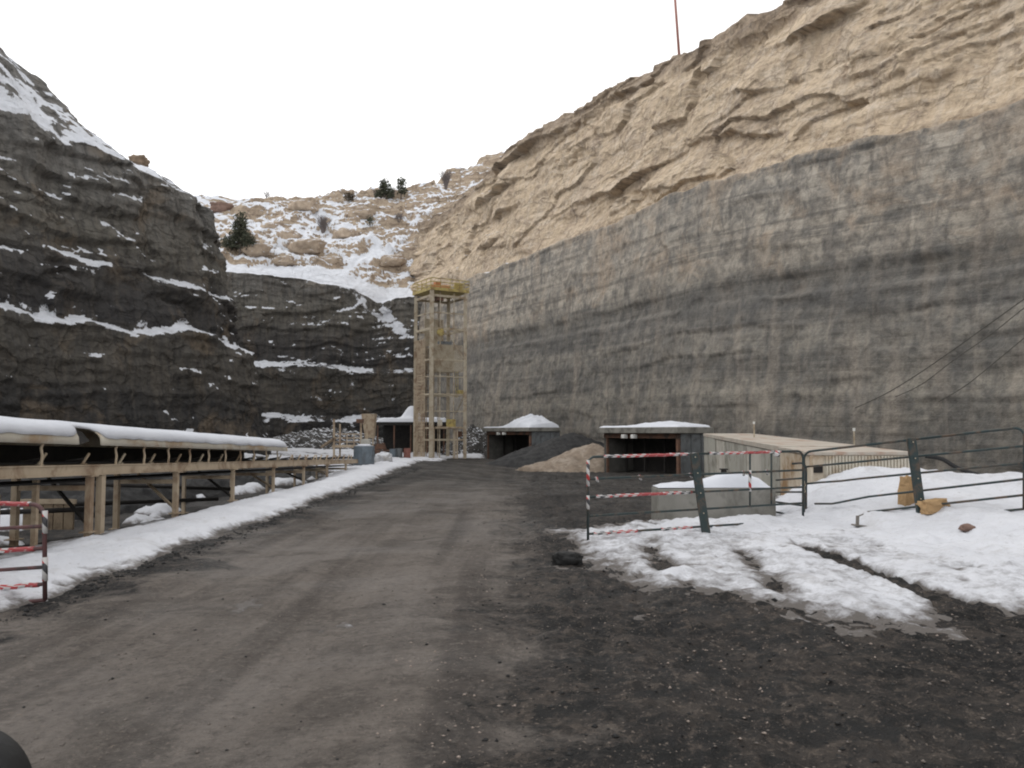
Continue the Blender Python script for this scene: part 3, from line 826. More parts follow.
def roof_rust_mat():
    m = NT('rust stained roof sheet', .7, .3)
    P = m.tc.outputs['Object']
    a = m.noise(m.coord('Object', (1.0, .22, 1)), 1.6, 7, .65, .4)
    c = m.mix(m.ramp(m.noise(P, 2, 6, .6), (.35, 0.0), (.65, 1.0)), (.50, .46, .40), (.40, .36, .31))
    c = m.mix(m.ramp(a, (.51, 0.0), (.62, .65)), c, (.34, .20, .14))
    c = m.mix(m.ramp(m.noise(P, 5, 6, .7), (.55, 0.0), (.7, .6)), c, (.40, .26, .18))
    m.color(c); return m.m
ROOFR = roof_rust_mat()
def tape_mat():
    """barrier tape wound round a rail: slanting red, white and black bands"""
    m = NT('striped barrier tape', .45, .4)
    uv = m.tc.outputs['UV']
    st = m.n('ShaderNodeSeparateXYZ'); m.put(st.inputs[0], uv)
    p = m.math('ADD', m.math('MULTIPLY', st.outputs[0], 5.0), st.outputs[1])
    fr = m.math('FRACT', p)
    sel = m.noise(m.coord('UV', (1.3, .02, 1)), 1.0, 2, .5)
    stripe = m.math('GREATER_THAN', fr, .5)
    redm = m.math('GREATER_THAN', sel, .53)
    redc = m.mix(m.math('GREATER_THAN', fr, .86), (.36, .055, .06), (.42, .25, .24))
    blk = m.mix(m.math('GREATER_THAN', m.noise(m.coord('UV', (2.1, .02, 1), (9, 0, 0)), 1.0, 2), .5), (.45, .05, .05), (.05, .05, .055))
    c = m.mix(redm, m.mix(stripe, (.55, .54, .53), blk), redc)
    m.color(c); return m.m
TAPE = tape_mat()

# ------------------------------------------------------------ snow mounds and rubble piles
def cap_mesh(poly_fn, x0, x1, y0, y1, d, hfun, base):
    """solid snow cap: height field over a rectangle, closed by a flat underside"""
    xs = np.linspace(x0, x1, max(4, int((x1 - x0) / d))); ys = np.linspace(y0, y1, max(4, int((y1 - y0) / d)))
    X, Y = np.meshgrid(xs, ys, indexing='ij')
    H = hfun(X, Y)
    H[0, :] = H[-1, :] = 0; H[:, 0] = H[:, -1] = 0
    Vt = np.stack([X, Y, base + H], -1).reshape(-1, 3)
    return Vt, gridfaces(len(xs), len(ys))[:, ::-1]

def rot_pts(V, o, rz):
    c, s = math.cos(rz), math.sin(rz)
    V = np.asarray(V); x = V[:, 0] * c - V[:, 1] * s + o[0]; y = V[:, 0] * s + V[:, 1] * c + o[1]
    return np.stack([x, y, V[:, 2] + o[2]], -1)

# ------------------------------------------------------------ mine portals (boxes running out of the right wall)
def portal(x, y, z0, W, D, H, ang, label, mound, snowshift, roof_over=.25):
    """x, y: near front corner; ang: heading of the long axis going into the wall"""
    t = empty('mine_portal', (x, y, z0), label, 'mine portal', 'mine portals in the right wall')
    fx, fy = -math.cos(ang), -math.sin(ang)          # out of the mouth
    # local frame: u along the mouth (from near corner to far corner), w into the wall
    u = Vector((-math.sin(ang), math.cos(ang), 0)); w = Vector((math.cos(ang), math.sin(ang), 0))
    O = Vector((x, y, z0))
    L = lambda a, b, c: O + u * a + w * b + Vector((0, 0, c))
    def slab(mb, a0, a1, b0, b1, c0, c1):
        mb.hexa([L(a0, b0, c0), L(a0, b1, c0), L(a1, b1, c0), L(a1, b0, c0), L(a0, b0, c1), L(a0, b1, c1), L(a1, b1, c1), L(a1, b0, c1)])
    mb = MB(); slab(mb, -roof_over, W + roof_over, -.35, D, H - .12, H + .22); mb.build('roof', CONC, t, bevel=.02)
    mb = MB(); slab(mb, 0.05, W - .05, -.05, .12, H - .42, H - .123); mb.build('lintel', RUSTM, t, bevel=.01)
    mb = MB(); slab(mb, W - .32, W, 0, D, -.6, H - .123); mb.build('wall', simple('dark concrete', (.12, .115, .105), (.07, .068, .062), 1.6, .9, bump=.3), t, bevel=.01)  # far side wall in a darker concrete
    mb = MB(); slab(mb, 0, .18, .14, D, -.6, H - .123)
    mb.build('wall', DARK, t)
    mb = MB()
    n = 3
    for i in range(n):
        b0 = .06 + i * (D - .1) / n
        slab(mb, -.07, -.004, b0, b0 + (D - .1) / n - .05, -.5, H * .50)
        slab(mb, -.07, -.004, b0, b0 + (D - .1) / n - .05, H * .50 + .04, H - .14)
    mb.build('side_panel', GREY_PANEL, t, bevel=.01)
    mb = MB(); slab(mb, .004, .20, -.08, .135, -.6, H - .43); mb.build('door_frame', RUSTM, t)
    mb = MB(); slab(mb, W - .40, W - .325, -.06, .10, -.6, H - .43); mb.build('door_frame', RUSTM, t)
    mb = MB(); slab(mb, .3, W - .33, D + .02, D + 4.0, -.6, H - .75); mb.build('tunnel', CONC, t)
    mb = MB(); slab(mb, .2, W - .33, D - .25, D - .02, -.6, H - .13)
    mb.build('shade_lining', DARK, t)  # slab closing the mouth, the tunnel's shade put into its dark colour
    for i in range(4):
        a = .8 + i * (W - 1.6) / 3
        mb = MB(); slab(mb, a, a + .12, D * .5, D * .5 + .12, -.6, H - .13); mb.build('prop', DARK, t)
    for i, a in enumerate((.50, .63)):
        mb = MB(); slab(mb, W * a, W * a + .30, -.42, -.12, H - .44, H - .20); mb.build('lamp', LAMPG, t, bevel=.03)
    # snow lying on the roof
    def hf(X, Y):
        a = X; e = np.minimum(np.minimum(a, W + 2 * roof_over - a), np.minimum(Y, D + .3 - Y))
        h = .10 * sm(e, 0, .25) + .02 * fbm(X * 2, Y * 2, 3.0, 3)
        h = h + mound * np.exp(-np.abs((X - snowshift) / (W * .27)) ** 3 - np.abs((Y - D * .6) / (D * .5)) ** 3) * (1 + .3 * fbm(X * 1.5, Y * 1.5, 1.0, 3))
        return np.maximum(h * sm(e, -.05, .2), 0)
    V, Fc = cap_mesh(None, 0.05, W + 2 * roof_over - .05, .05, D + .25, .12, hf, 0)
    V = np.array([tuple(L(p[0] - roof_over, p[1] - .35, H + .222 + p[2]) - O) for p in V])
    me = npmesh('snow_cap', V, Fc[:, ::-1]); link('snow_cap', me, SNOWCAP, t)
    return t
ANG = math.atan2(.466, .885)
p2 = at(680, 479, 44.0); p1 = at(531, 461, 70.0)
portal(p2.x, p2.y, p2.z, 7.3, 2.25, 2.62, ANG, 'nearer mine portal beside the long concrete box, flat snow on its roof', .22, 2.6)
portal(p1.x, p1.y, p1.z, 8.4, 3.0, 2.70, ANG + .03, 'farther mine portal near the tower, humped snow on its roof', .95, 2.6)

def pile(name, cx, cy, z0, rx, ry, h, mat, label, cat, rz=0.0, sharp=1.3, seed=1.0, n=90, rough=.1, lobes=()):
    a = np.linspace(-1.25, 1.25, n)
    X, Y = np.meshgrid(a, a, indexing='ij')
    r = np.hypot(X, Y) * (1 + .18 * fbm(X * 1.4, Y * 1.4, seed, 3))
    H = h * np.clip(1 - r ** sharp, -.3, 1)
    for lx, ly, lr, lh in lobes:
        rr = np.hypot(X - lx, Y - ly) / lr
        H = np.maximum(H, lh * np.clip(1 - rr ** sharp, -.3, 1))
    wx = X * rx; wy = Y * ry
    c, s = math.cos(rz), math.sin(rz)
    WX = wx * c - wy * s; WY = wx * s + wy * c
    H = H + rough * fbm(WX * 1.5, WY * 1.5, seed, 4) + rough * .5 * fbm(WX * 5, WY * 5, seed, 3)
    H = np.where(r > 1.12, -.5, H)
    me = npmesh(name, np.stack([WX, WY, H], -1).reshape(-1, 3), gridfaces(n, n)[:, ::-1])
    o = link(name, me, mat); o.location = (cx, cy, z0)
    return tag(o, label, cat)
COAL = simple('crushed coal', (.020, .020, .021), (.042, .041, .040), 3.0, .75, bump=.9, dirt=(.012, .012, .013))
GRAVELM = simple('crushed tan stone', (.27, .215, .165), (.19, .15, .115), 3.0, .9, bump=.9, dirt=(.33, .28, .23))
q = at(572, 440, 61.0)
pile('coal_pile', q.x, q.y, -.75, 6.8, 4.0, q.z + 1.35, COAL, 'black coal heap against the far mine portal', 'coal pile', .15, 1.1, 2.0, lobes=((-.45, -.1, .6, 1.7),))
q = at(592, 447, 54.0)
pile('gravel_pile', q.x, q.y, -.72, 4.8, 3.2, q.z + .95, GRAVELM, 'tan gravel heap between the coal heap and the nearer mine portal', 'gravel pile', .1, 1.15, 5.0, lobes=((-.85, -.35, .5, .5), (-.6, -.3, .6, .75)))

# ------------------------------------------------------------ rocks
def boulder(x, y, z, r, label, mat, sx=1.3, sy=1.0, szz=.7, seed=1, name='boulder', cat='boulder', group=None):
    import bmesh
    bm = bmesh.new(); bmesh.ops.create_icosphere(bm, subdivisions=4, radius=1)
    P = np.array([v.co[:] for v in bm.verts])
    cv, _ = cells(P[:, 0] * 1.5 + seed, P[:, 1] * 1.5 + P[:, 2], seed)
    d = 1 + .38 * fbm(P[:, 0] * 1.2 + seed * 3, P[:, 1] * 1.2, P[:, 2] * 1.2, 5, .6) + .34 * (cv - .5)
    P = P * d[:, None]
    P = np.sign(P) * np.abs(P) ** .72 * np.array([sx, sy, szz]) * r
    for v, p in zip(bm.verts, P): v.co = p
    me = bpy.data.meshes.new(name); bm.to_mesh(me); bm.free(); smooth(me)
    o = link(name, me, mat); o.location = (x, y, z)
    return tag(o, label, cat, group)
def rock_simple(name, c1, c2, snow=False):
    m = NT(name, .9, .15)
    P = m.tc.outputs['Object']
    c = m.mix(m.ramp(m.noise(P, 1.2, 7, .65, .4), (.38, 0.0), (.62, 1.0)), c1, c2)
    if snow:
        g = m.n('ShaderNodeNewGeometry'); sp = m.n('ShaderNodeSeparateXYZ'); m.put(sp.inputs[0], g.outputs['True Normal'])
        k = m.math('ADD', sp.outputs[2], m.math('MULTIPLY', m.math('SUBTRACT', m.noise(P, 2, 6, .7), .5), .9))
        c = m.mix(m.ramp(k, (.62, 0.0), (.72, 1.0)), c, (.70, .72, .76))
    m.color(c)
    m.normal(m.bump(m.noise(P, 3, 6, .7), .6, .12)); return m.m
RK_SNOWY = rock_simple('snow covered stone', (.66, .68, .72), (.40, .38, .36), True)
RK_TAN = rock_simple('tan sandstone', (.47, .38, .29), (.32, .25, .19), True)
RK_BARE = rock_simple('bare tan stone', (.48, .32, .17), (.36, .24, .13))
RK_RIM = rock_simple('brown rim stone', (.30, .225, .16), (.20, .15, .11))
RK_GREY = rock_simple('grey stone', (.22, .20, .18), (.13, .12, .11))
RK_RED = rock_simple('red brown stone', (.24, .16, .13), (.15, .10, .08))

def on_hill(u, v):
    """the hillside point seen at pixel u, v"""
    for k in range(0, 600):
        Yd = 109 + k * .08
        p = at(u, v, Yd)
        if hz(p.x, p.y) >= p.z: return Vector((p.x, p.y, hz(p.x, p.y)))
    p = at(u, v, 150.0); return Vector((p.x, p.y, hz(p.x, p.y)))
for i, (u, v, r, lab) in enumerate([
        (256, 250, 1.5, 'rounded tan boulder just right of the dark juniper on the snowy slope'),
        (288, 237, 1.3, 'tan boulder with snow on top, in the middle of the snowy slope'),
        (270, 228, .9, 'smaller tan boulder higher up the snowy slope above the rounded one'),
        (307, 248, 1.6, 'wide brown boulder low on the snowy slope above the snow ledge'),
        (222, 210, 1.3, 'reddish flat boulder on the crest, leftmost on the hill'),
        (285, 262, 1.0, 'small dark boulder at the foot of the snowy slope'),
        (304, 207, 1.7, 'tan outcrop boulder on the crest right of the bare shrub'),
        (345, 235, 1.4, 'brown boulder halfway up the slope under the crest ledges'),
        (392, 262, 1.2, 'brown boulder near the foot of the tan cliff'),
        (362, 214, 1.5, 'broad tan boulder of the upper ledge under the crest trees'),
        (330, 262, 1.1, 'brown boulder just above the end of the snow ledge')]):
    p = on_hill(u, v)
    boulder(p.x, p.y, p.z, r, lab, RK_TAN if i not in (4,) else RK_RED, 1.5, 1.0, .75, 3 + i, group='boulders on the snowy hillside')
pp = VL.reshape(-1, 3); pu = 512 + pp[:, 0] / pp[:, 1] * 800; pv = 432 - (pp[:, 2] - EYE) / pp[:, 1] * 800
sel = (np.abs(pu - 135) < 2.5) & (pp[:, 1] > 30); kk = np.argmin(np.where(sel, pv, 1e9)); p = Vector(pp[kk])
boulder(p.x, p.y, p.z + .15, .60, 'lone tan boulder on the rim of the left wall', RK_RIM, 1.2, 1, .8, 31)

RUB = rock_simple('dark rubble', (.10, .095, .09), (.05, .048, .046), True)
q = at(474, 440, 84)
pile('rubble_bank', q.x, q.y + 1.5, -.8, 4.5, 3.0, 3.4, RUB, 'snow speckled dark rubble heaped against the wall right of the tower', 'rubble', .2, 1.1, 12.0, 110, .35)
q = at(320, 430, 92)
pile('rubble_bank', q.x, q.y + 5, -.8, 14, 4.5, 3.2, RUB, 'long snow speckled rubble bank at the foot of the back wall', 'rubble', .15, 1.2, 15.0, 150, .4)
# ------------------------------------------------------------ trees and shrubs
def leaf_mat(name, c1, c2):
    m = NT(name, .8, .2)
    c = m.mix(m.ramp(m.noise(m.tc.outputs['Object'], 1.5, 4, .6), (.35, 0.0), (.65, 1.0)), c1, c2)
    m.color(c); return m.m
LEAF = leaf_mat('juniper foliage', (.055, .065, .045), (.095, .095, .065))
LEAFB = leaf_mat('brownish juniper foliage', (.085, .07, .05), (.13, .10, .07))
BARK = simple('grey bark', (.17, .14, .12), (.11, .09, .075), 6.0, .9)
TWIG = simple('grey twigs', (.14, .12, .115), (.20, .17, .16), 6.0, .9)
def clumps(blobs, n, size, seed):
    r = np.random.default_rng(seed); V = []; Fc = []
    for (bx, by, bz, br, bh) in blobs:
        k = max(20, int(n * br * br * bh))
        d = r.normal(size=(k, 3)); d /= np.linalg.norm(d, axis=1)[:, None]
        rad = r.random(k) ** .45
        ln = fbm(d[:, 0] * 1.6 + bx, d[:, 1] * 1.6 + by, d[:, 2] * 1.6, 2)
        P = d * (rad * (1 + .55 * ln))[:, None] * np.array([br, br, bh]) + np.array([bx, by, bz])
        for p in P:
            a, b = r.normal(size=3), r.normal(size=3)
            a /= np.linalg.norm(a); b = np.cross(a, b); b /= np.linalg.norm(b)
            s1 = size * (.5 + r.random()); s2 = s1 * .6
            i = len(V)
            V += [p - a * s1, p + b * s2, p + a * s1, p - b * s2]; Fc.append((i, i + 1, i + 2, i + 3))
    return np.array(V), np.array(Fc)
def juniper(p, h, blobs, label, seed, mat=LEAF, n=260, size=.16, group=None, cat='juniper tree'):
    t = empty('juniper_tree', tuple(p), label, cat, group)
    mb = MB()
    mb.tube([p + Vector((0, 0, -.4)), p + Vector((.05, 0, h * .3)), p + Vector((-.05, .05, h * .62)), p + Vector((0, 0, h * .85))], h * .035, 8, True, h * .008)
    for (bx, by, bz, br, bh) in blobs:
        mb.tube([p + Vector((0, 0, bz * .45)), p + Vector((bx * .5, by * .5, bz * .8)), p + Vector((bx, by, bz + bh * .3))], h * .016, 6, True, h * .004)
    mb.build('trunk', BARK, t, True)
    V, Fc = clumps(blobs, n, size, seed)
    me = npmesh('crown', V, Fc, False); link('crown', me, mat, t)
    return t
def bare_shrub(p, h, w, label, seed, n=26, group=None, name='bare_shrub', dense=0):
    r = random.Random(seed)
    mb = MB()
    def grow(a, d, L, rad, lev):
        d2 = (d + Vector((r.uniform(-.35, .35), r.uniform(-.35, .35), r.uniform(-.05, .35)))).normalized()
        mid = a + d * L * .5; b = mid + d2 * L * .5
        mb.tube([a, mid, b], rad, 4, True, rad * .5)
        if lev > 0:
            for _ in range(3):
                nd = (d2 + Vector((r.uniform(-.8, .8), r.uniform(-.8, .8), r.uniform(-.2, .6)))).normalized()
                grow(b if r.random() < .6 else mid, nd, L * .62, rad * .55, lev - 1)
    for i in range(n):
        a = r.uniform(0, 2 * math.pi); sp = r.uniform(.2, 1.0) * w
        d = Vector((math.cos(a) * sp, math.sin(a) * sp, h)).normalized()
        grow(p + Vector((math.cos(a) * .15, math.sin(a) * .15, -.2)), d, h * .5, .035 + .015 * dense, 2)
    o = mb.build(name, TWIG, None, origin=tuple(p))
    return tag(o, label, 'shrub', group)
p = on_hill(240, 254)
juniper(p, 6.0, [(0, 0, 4.6, 1.0, 1.5), (-.1, 0, 3.2, 1.3, 1.4), (-1.5, .3, 1.7, 1.4, .9), (1.1, -.2, 2.0, 1.2, 1.0), (.2, .5, 1.6, 1.3, 1.1), (-.7, -.3, 2.5, .9, .8)],
        'tall dark juniper growing on the slope beside the left wall', 4, n=420, size=.15)
p = at(384, 189, 146); p.z = hz(p.x, p.y)
juniper(p, 4.2, [(0, 0, 2.7, 1.1, 1.5), (.8, .2, 1.7, 1.1, 1.0), (-.8, .1, 1.3, 1.0, .9)], 'dark juniper on the crest, taller of the pair', 8, n=380, size=.18, group='junipers on the crest')
p = at(401, 186, 147); p.z = hz(p.x, p.y)
juniper(p, 4.0, [(0, 0, 2.9, .85, 1.2), (.3, .2, 1.6, 1.0, .8)], 'narrower juniper on the crest, right of the taller one', 9, n=380, size=.18, group='junipers on the crest')
p = at(349, 196, 147); p.z = hz(p.x, p.y)
juniper(p, 2.0, [(0, 0, 1.1, 1.1, .8)], 'small round juniper standing alone on the crest', 10, LEAFB, n=420, size=.15)
p = on_hill(370, 226)
juniper(p, 1.8, [(0, 0, .9, .8, .9)], 'small dark bush among the ledges below the crest trees', 12, LEAF, n=420, size=.13, cat='bush')
for (u, v, Yd, h, w, lab, n, hl) in [
        (268, 201, 149, 1.9, 1.2, 'thin bare shrub on the snowy crest left of centre', 9, 0),
        (376, 190, 147, 1.9, .9, 'bare grey shrub left of the crest junipers', 20, 0),
        (392, 187, 147, 3.2, .5, 'bare twiggy shrub between the two crest junipers', 16, 0),
        (446, 188, 132, 3.4, 1.0, 'large bare grey shrub at the top of the tan cliff', 34, 0),
        (323, 233, 130, 3.2, 1.1, 'dense bare grey shrub halfway up the snowy slope', 44, 1),
        (399, 222, 130, 1.8, 1.5, 'low bare shrub under the tan ledge near the cliff', 26, 1)]:
    if hl: p = on_hill(u, v)
    else:
        p = at(u, v, Yd); p.z = hz(p.x, p.y) if Yd > 140 else p.z
    bare_shrub(p, h, w, lab, u, n, group='bare shrubs on the hill', dense=1)

# ------------------------------------------------------------ pole on the rim
pp = VR.reshape(-1, 3); pu = 512 + pp[:, 0] / pp[:, 1] * 800; pv = 432 - (pp[:, 2] - EYE) / pp[:, 1] * 800
sel = (np.abs(pu - 684) < 1.5) & (pp[:, 1] > 30); kk = np.argmin(np.where(sel, pv, 1e9)); p = Vector(pp[kk]) + Vector((0, .6, 0))
mb = MB(); mb.tube([Vector((p.x + .15, p.y, p.z - 2.5)), Vector((p.x - .50, p.y, p.z + 8.5))], .125, 10, True, .10)
o = mb.build('utility_pole', REDP, None, True, origin=(p.x, p.y, p.z - 2.5)); tag(o, 'thin reddish pole standing on the rim of the tan cliff', 'pole')

# ------------------------------------------------------------ cables hanging on the right wall
def wall_pt(u, v, off=1.3):
    """point hanging in front of the right wall"""
    k = (u - 512) / F
    Yd = 41.3 / (k + .526)
    q = at(u, v, Yd)
    b = max(0, (q.z + 1.5) / 20 * 1.9)
    q = at(u, v, Yd + (b * .9 - off) * .6)
    return q
def sag(pts, r, name, label, mat=CABLE, sub=6, group=None, cat='cable'):
    P = [Vector(p) for p in pts]; out = []
    for i in range(len(P) - 1):
        for k in range(sub):
            t = k / sub
            p0 = P[max(i - 1, 0)]; p1 = P[i]; p2 = P[i + 1]; p3 = P[min(i + 2, len(P) - 1)]
            out.append(.5 * ((2 * p1) + (-p0 + p2) * t + (2 * p0 - 5 * p1 + 4 * p2 - p3) * t * t + (-p0 + 3 * p1 - 3 * p2 + p3) * t ** 3))
    out.append(P[-1])
    mb = MB(); mb.tube(out, r, 6)
    return tag(mb.build(name, mat, None, True), label, cat, group)
sag([wall_pt(u, v) for u, v in ((1075, 262), (1024, 299), (985, 327), (950, 352), (915, 376), (885, 394), (855, 408))], .024, 'hanging_cable', 'upper of the dark cables slanting down across the right wall', group='cables on the right wall')
sag([wall_pt(u, v, 1.1) for u, v in ((1075, 270), (1024, 308), (990, 335), (955, 359), (922, 384), (895, 397))], .020, 'hanging_cable', 'dark cable hanging just below the uppermost one', group='cables on the right wall')
sag([wall_pt(u, v) for u, v in ((1070, 300), (1024, 338), (995, 362), (965, 386), (938, 402))], .020, 'hanging_cable', 'lowest dark cable nearest the right edge of the wall', group='cables on the right wall')
sag([at(u, v, Yd) for u, v, Yd in ((925, 456, 24), (942, 459, 23.8), (958, 468, 23.5), (985, 476, 23), (1030, 477, 22.5), (1090, 478, 22))], .07, 'black_hose', 'thick black hose lying over the snowbank below the right wall', BLACKR, cat='hose')

# ------------------------------------------------------------ long concrete box and cream container
def prism(mb, c, z0, z1):
    """c: 4 corners (x, y), z0/z1: 4 heights each"""
    mb.hexa([(c[i][0], c[i][1], z0[i]) for i in range(4)] + [(c[i][0], c[i][1], z1[i]) for i in range(4)])
A = (7.05, 19.0); B = (9.45, 19.0); dirv = (.131, 1.0)
def bx(y, off): return (A[0] + dirv[0] * (y - 19) + off, y)
def topz(y): return 1.43 + .0165 * (y - 19)
t = empty('storage_container', (bx(19, 1.2)[0], 19.0, 0), 'cream metal container half buried in the snowbank, rust on its roof', 'container')
W = 2.4; y0, y1 = 19.0, 22.5
mb = MB(); prism(mb, [bx(y0, 0), bx(y0, W), bx(y1, W), bx(y1, 0)], [-.3] * 4, [topz(y0) - .08, topz(y0) - .08, topz(y1) - .08, topz(y1) - .08]); mb.build('body', TANP, t)
mb = MB(); prism(mb, [bx(y0 - .06, -.05), bx(y0 - .06, W + .05), bx(y1, W + .05), bx(y1, -.05)],
                 [topz(y0) - .077] * 2 + [topz(y1) - .077] * 2, [topz(y0)] * 2 + [topz(y1)] * 2); mb.build('roof', ROOFR, t, bevel=.01)
mb = MB()
for i in range(26):
    xx = A[0] + .38 + i * .077
    mb.box((xx, y0 - .03, .56), (.038, .05, 1.55))
mb.box((A[0] + 1.35, y0 - .008, .56), (2.05, .012, 1.58))
mb.build('corrugated_end', CREAM, t)
mb = MB(); mb.box((A[0] + .17, y0 - .03, 1.02), (.22, .05, .16)); 
for k in range(3): mb.box((A[0] + .17, y0 - .065, .97 + k * .05), (.20, .02, .018))
mb.build('vent', DARK, t)
mb = MB()
mb.box((A[0] + .02, y0 - .02, .5), (.07, .06, 1.7)); mb.build('corner_post', TANP, t)
mb = MB(); mb.box((A[0] + W - .02, y0 - .02, .5), (.07, .06, 1.7)); mb.build('corner_post', TANP, t)

t = empty('concrete_gallery', (bx(31, 1.2)[0], 31.0, -.5), 'long low jointed concrete box with rust stained top, running to the nearer mine portal', 'concrete box')
y0, y1 = 22.52, 42.0
def prs(a, b, ya, yb, za, zb, mat, name, bev=.0):
    mb = MB(); prism(mb, [bx(ya, a), bx(ya, b), bx(yb, b), bx(yb, a)], za, zb); return mb.build(name, mat, t, bevel=bev)
prs(.06, W - .06, y0 + .01, y1 - .02, [-.9] * 4, [topz(y0) - .14] * 2 + [topz(y1) - .14] * 2, CONC_PALE, 'core')
prs(-.04, W + .04, y0, y1, [topz(y0) - .137] * 2 + [topz(y1) - .137] * 2, [topz(y0) + .02] * 2 + [topz(y1) + .02] * 2, ROOFR, 'roof', .01)
yy = y0; i = 0
rr = random.Random(3)
while yy < y1 - .3:
    ln = min(2.9, y1 - yy)
    prs(rr.uniform(-.02, .02), .055, yy + .03, yy + ln - .03, [-.9] * 4, [topz(yy) - .15] * 2 + [topz(yy + ln) - .15] * 2, CONC_MID if i % 3 != 1 else CONC_PALE, 'side_panel', .015)
    yy += ln; i += 1

# big concrete block with snow
t = empty('concrete_block', (4.35, 17.3, -.1), 'large grey concrete block behind the taped gate, snow heaped on top', 'concrete block')
xa, xb = at(657, 500, 17.0).x, at(778, 500, 17.0).x
zt = at(700, 489, 17.0).z
mb = MB(); mb.hexa([(xa, 17.0, -.3), (xb, 17.1, -.3), (xb, 17.9, -.3), (xa, 17.8, -.3), (xa + .02, 17.0, zt), (xb - .01, 17.1, zt + .02), (xb - .01, 17.9, zt + .02), (xa + .02, 17.8, zt)])
mb.build('block', CONC, t, bevel=.03)
Wb = xb - xa
def hf(X, Y):
    e = np.minimum(np.minimum(X - .05, Wb - .1 - X), np.minimum(Y, .8 - Y))
    h = (.05 + .24 * np.exp(-((X - 1.75) / .65) ** 2) + .04 * np.exp(-((X - .6) / .4) ** 2)) * sm(e, -.02, .16) * (1 + .3 * fbm(X * 2, Y * 2, 1.0, 3))
    return np.maximum(h, 0)
V, Fc = cap_mesh(None, .04, Wb - .05, .01, .78, .05, hf, zt + .022)
V[:, 0] += xa - 4.35; V[:, 1] += 17.02 + (V[:, 0] + 1.3) * .035 - 17.3; V[:, 2] += .1
link('snow_cap', npmesh('snow_cap', V, Fc), SNOWCAP, t)

# short items behind the block
p = at(724, 487, 19.5)
mb = MB(); mb.tube([Vector((p.x, p.y, -.15)), Vector((p.x, p.y, p.z + .42))], .07, 10); mb.box((p.x, p.y, p.z + .43), (.17, .17, .03))
tag(mb.build('short_post', DARK, None, origin=(p.x, p.y, -.15)), 'short dark post standing behind the concrete block', 'post')
def marker(u, vb, vt, Yd, label):
    a = at(u, vb, Yd); b = at(u, vt, Yd)
    t = empty('marker_post', (a.x, a.y, a.z - 1.6), label, 'marker post', 'marker posts beyond the concrete box')
    MB().tube([Vector((a.x, a.y, a.z - 1.6)), b], .03, 8).build('post', STEEL_PALE, t)
    MB().tube([b, b + Vector((0, 0, .10))], .045, 8).build('cap', LAMPG, t)
marker(754, 434, 424, 33.0, 'grey marker post behind the far end of the long concrete box')
marker(854, 446, 431, 27.0, 'white tipped marker post behind the cream container')

# ------------------------------------------------------------ gates
GR = .021
def gate_leaf(name, L0, L1, vl, vr, label, group, left_curve=False, right_curve=True, left_upright=True, stays=(), tapes=(), lean=0.0, bent=None, cut=None, tape_up=(), mat=GREENP):
    """L0/L1 = (u, Y) of the two ends; vl/vr = pixel heights of the rails at the two ends"""
    p0 = [at(L0[0], v, L0[1]) for v in vl]; p1 = [at(L1[0], v, L1[1]) for v in vr]
    t = empty(name, (p0[0].x, p0[0].y, min(p0[-1].z, p1[-1].z) - .15), label, 'gate', group)
    n = len(vl)
    def P(i, k):  # rail i, fraction k
        q = p0[i].lerp(p1[i], k)
        return q
    RC = .16
    ln = (p1[0] - p0[0]).length
    rail = [None] * n
    # outer frame
    def dn(p, d): return p + Vector((0, 0, -d))
    if right_curve:
        e = RC / ln; c = P(0, 1 - e) + Vector((0, 0, -RC)); d = (p1[0] - p0[0]).normalized()
        pts = [P(0, .55)] + [c + d * (RC * math.sin(a)) + Vector((0, 0, RC * math.cos(a))) for a in np.linspace(0, math.pi / 2, 7)] + [p1[-1] + (p1[-1] - p1[0]) * .0]
        mb = MB(); mb.tube(pts, GR * 1.15, 8); mb.build('end_frame', mat, t, True)
    else:
        mb = MB(); mb.tube([P(0, .55), p1[0], p1[-1]], GR * 1.1, 8); mb.build('end_frame', mat, t, True)
    if left_curve:
        e = RC / ln; c = P(0, e) + Vector((0, 0, -RC)); d = (p0[0] - p1[0]).normalized()
        pts = [P(0, .55)] + [c + d * (RC * math.sin(a)) + Vector((0, 0, RC * math.cos(a))) for a in np.linspace(0, math.pi / 2, 7)] + [p0[-1]]
        mb = MB(); mb.tube(pts, GR * 1.15, 8); mb.build('end_frame', mat, t, True)
    elif left_upright:
        mb = MB(); mb.tube([P(0, .55), p0[0] + (p1[0] - p0[0]) * .02, p0[0] + Vector((.0, 0, -.06)), p0[-1] + (p0[-1] - p0[0]) * .16], GR * 1.1, 8); mb.build('end_frame', mat, t, True)
    for i in range(1, n):
        a, b = (cut or {}).get(i, (0, 1))
        pts = [P(i, a + (b - a) * k / 10) for k in range(11)]
        if bent and i in bent:
            for j, dz in bent[i].items(): pts[j] = pts[j] + Vector((0, 0, dz))
        MB().tube(pts, GR, 8).build('rail', mat, t, True)
    for k in stays:
        MB().tube([P(0, k), P(n - 2, k)], GR * .9, 8).build('stay', mat, t, True)
    for (i, a, b) in tapes:
        m_ = 14; pts = [P(i, a + (b - a) * k / m_) + Vector((0, 0, rng.normal() * .003)) for k in range(m_ + 1)]
        MB().tube(pts, GR * 1.32, 9).build('tape', TAPE, t, True)
    for (k, a, b) in tape_up:
        pa = P(0, k).lerp(P(n - 1, k), a); pb = P(0, k).lerp(P(n - 1, k), b)
        MB().tube([pa, pa.lerp(pb, .5), pb], GR * 1.4, 9).build('tape', TAPE, t, True)
    return t
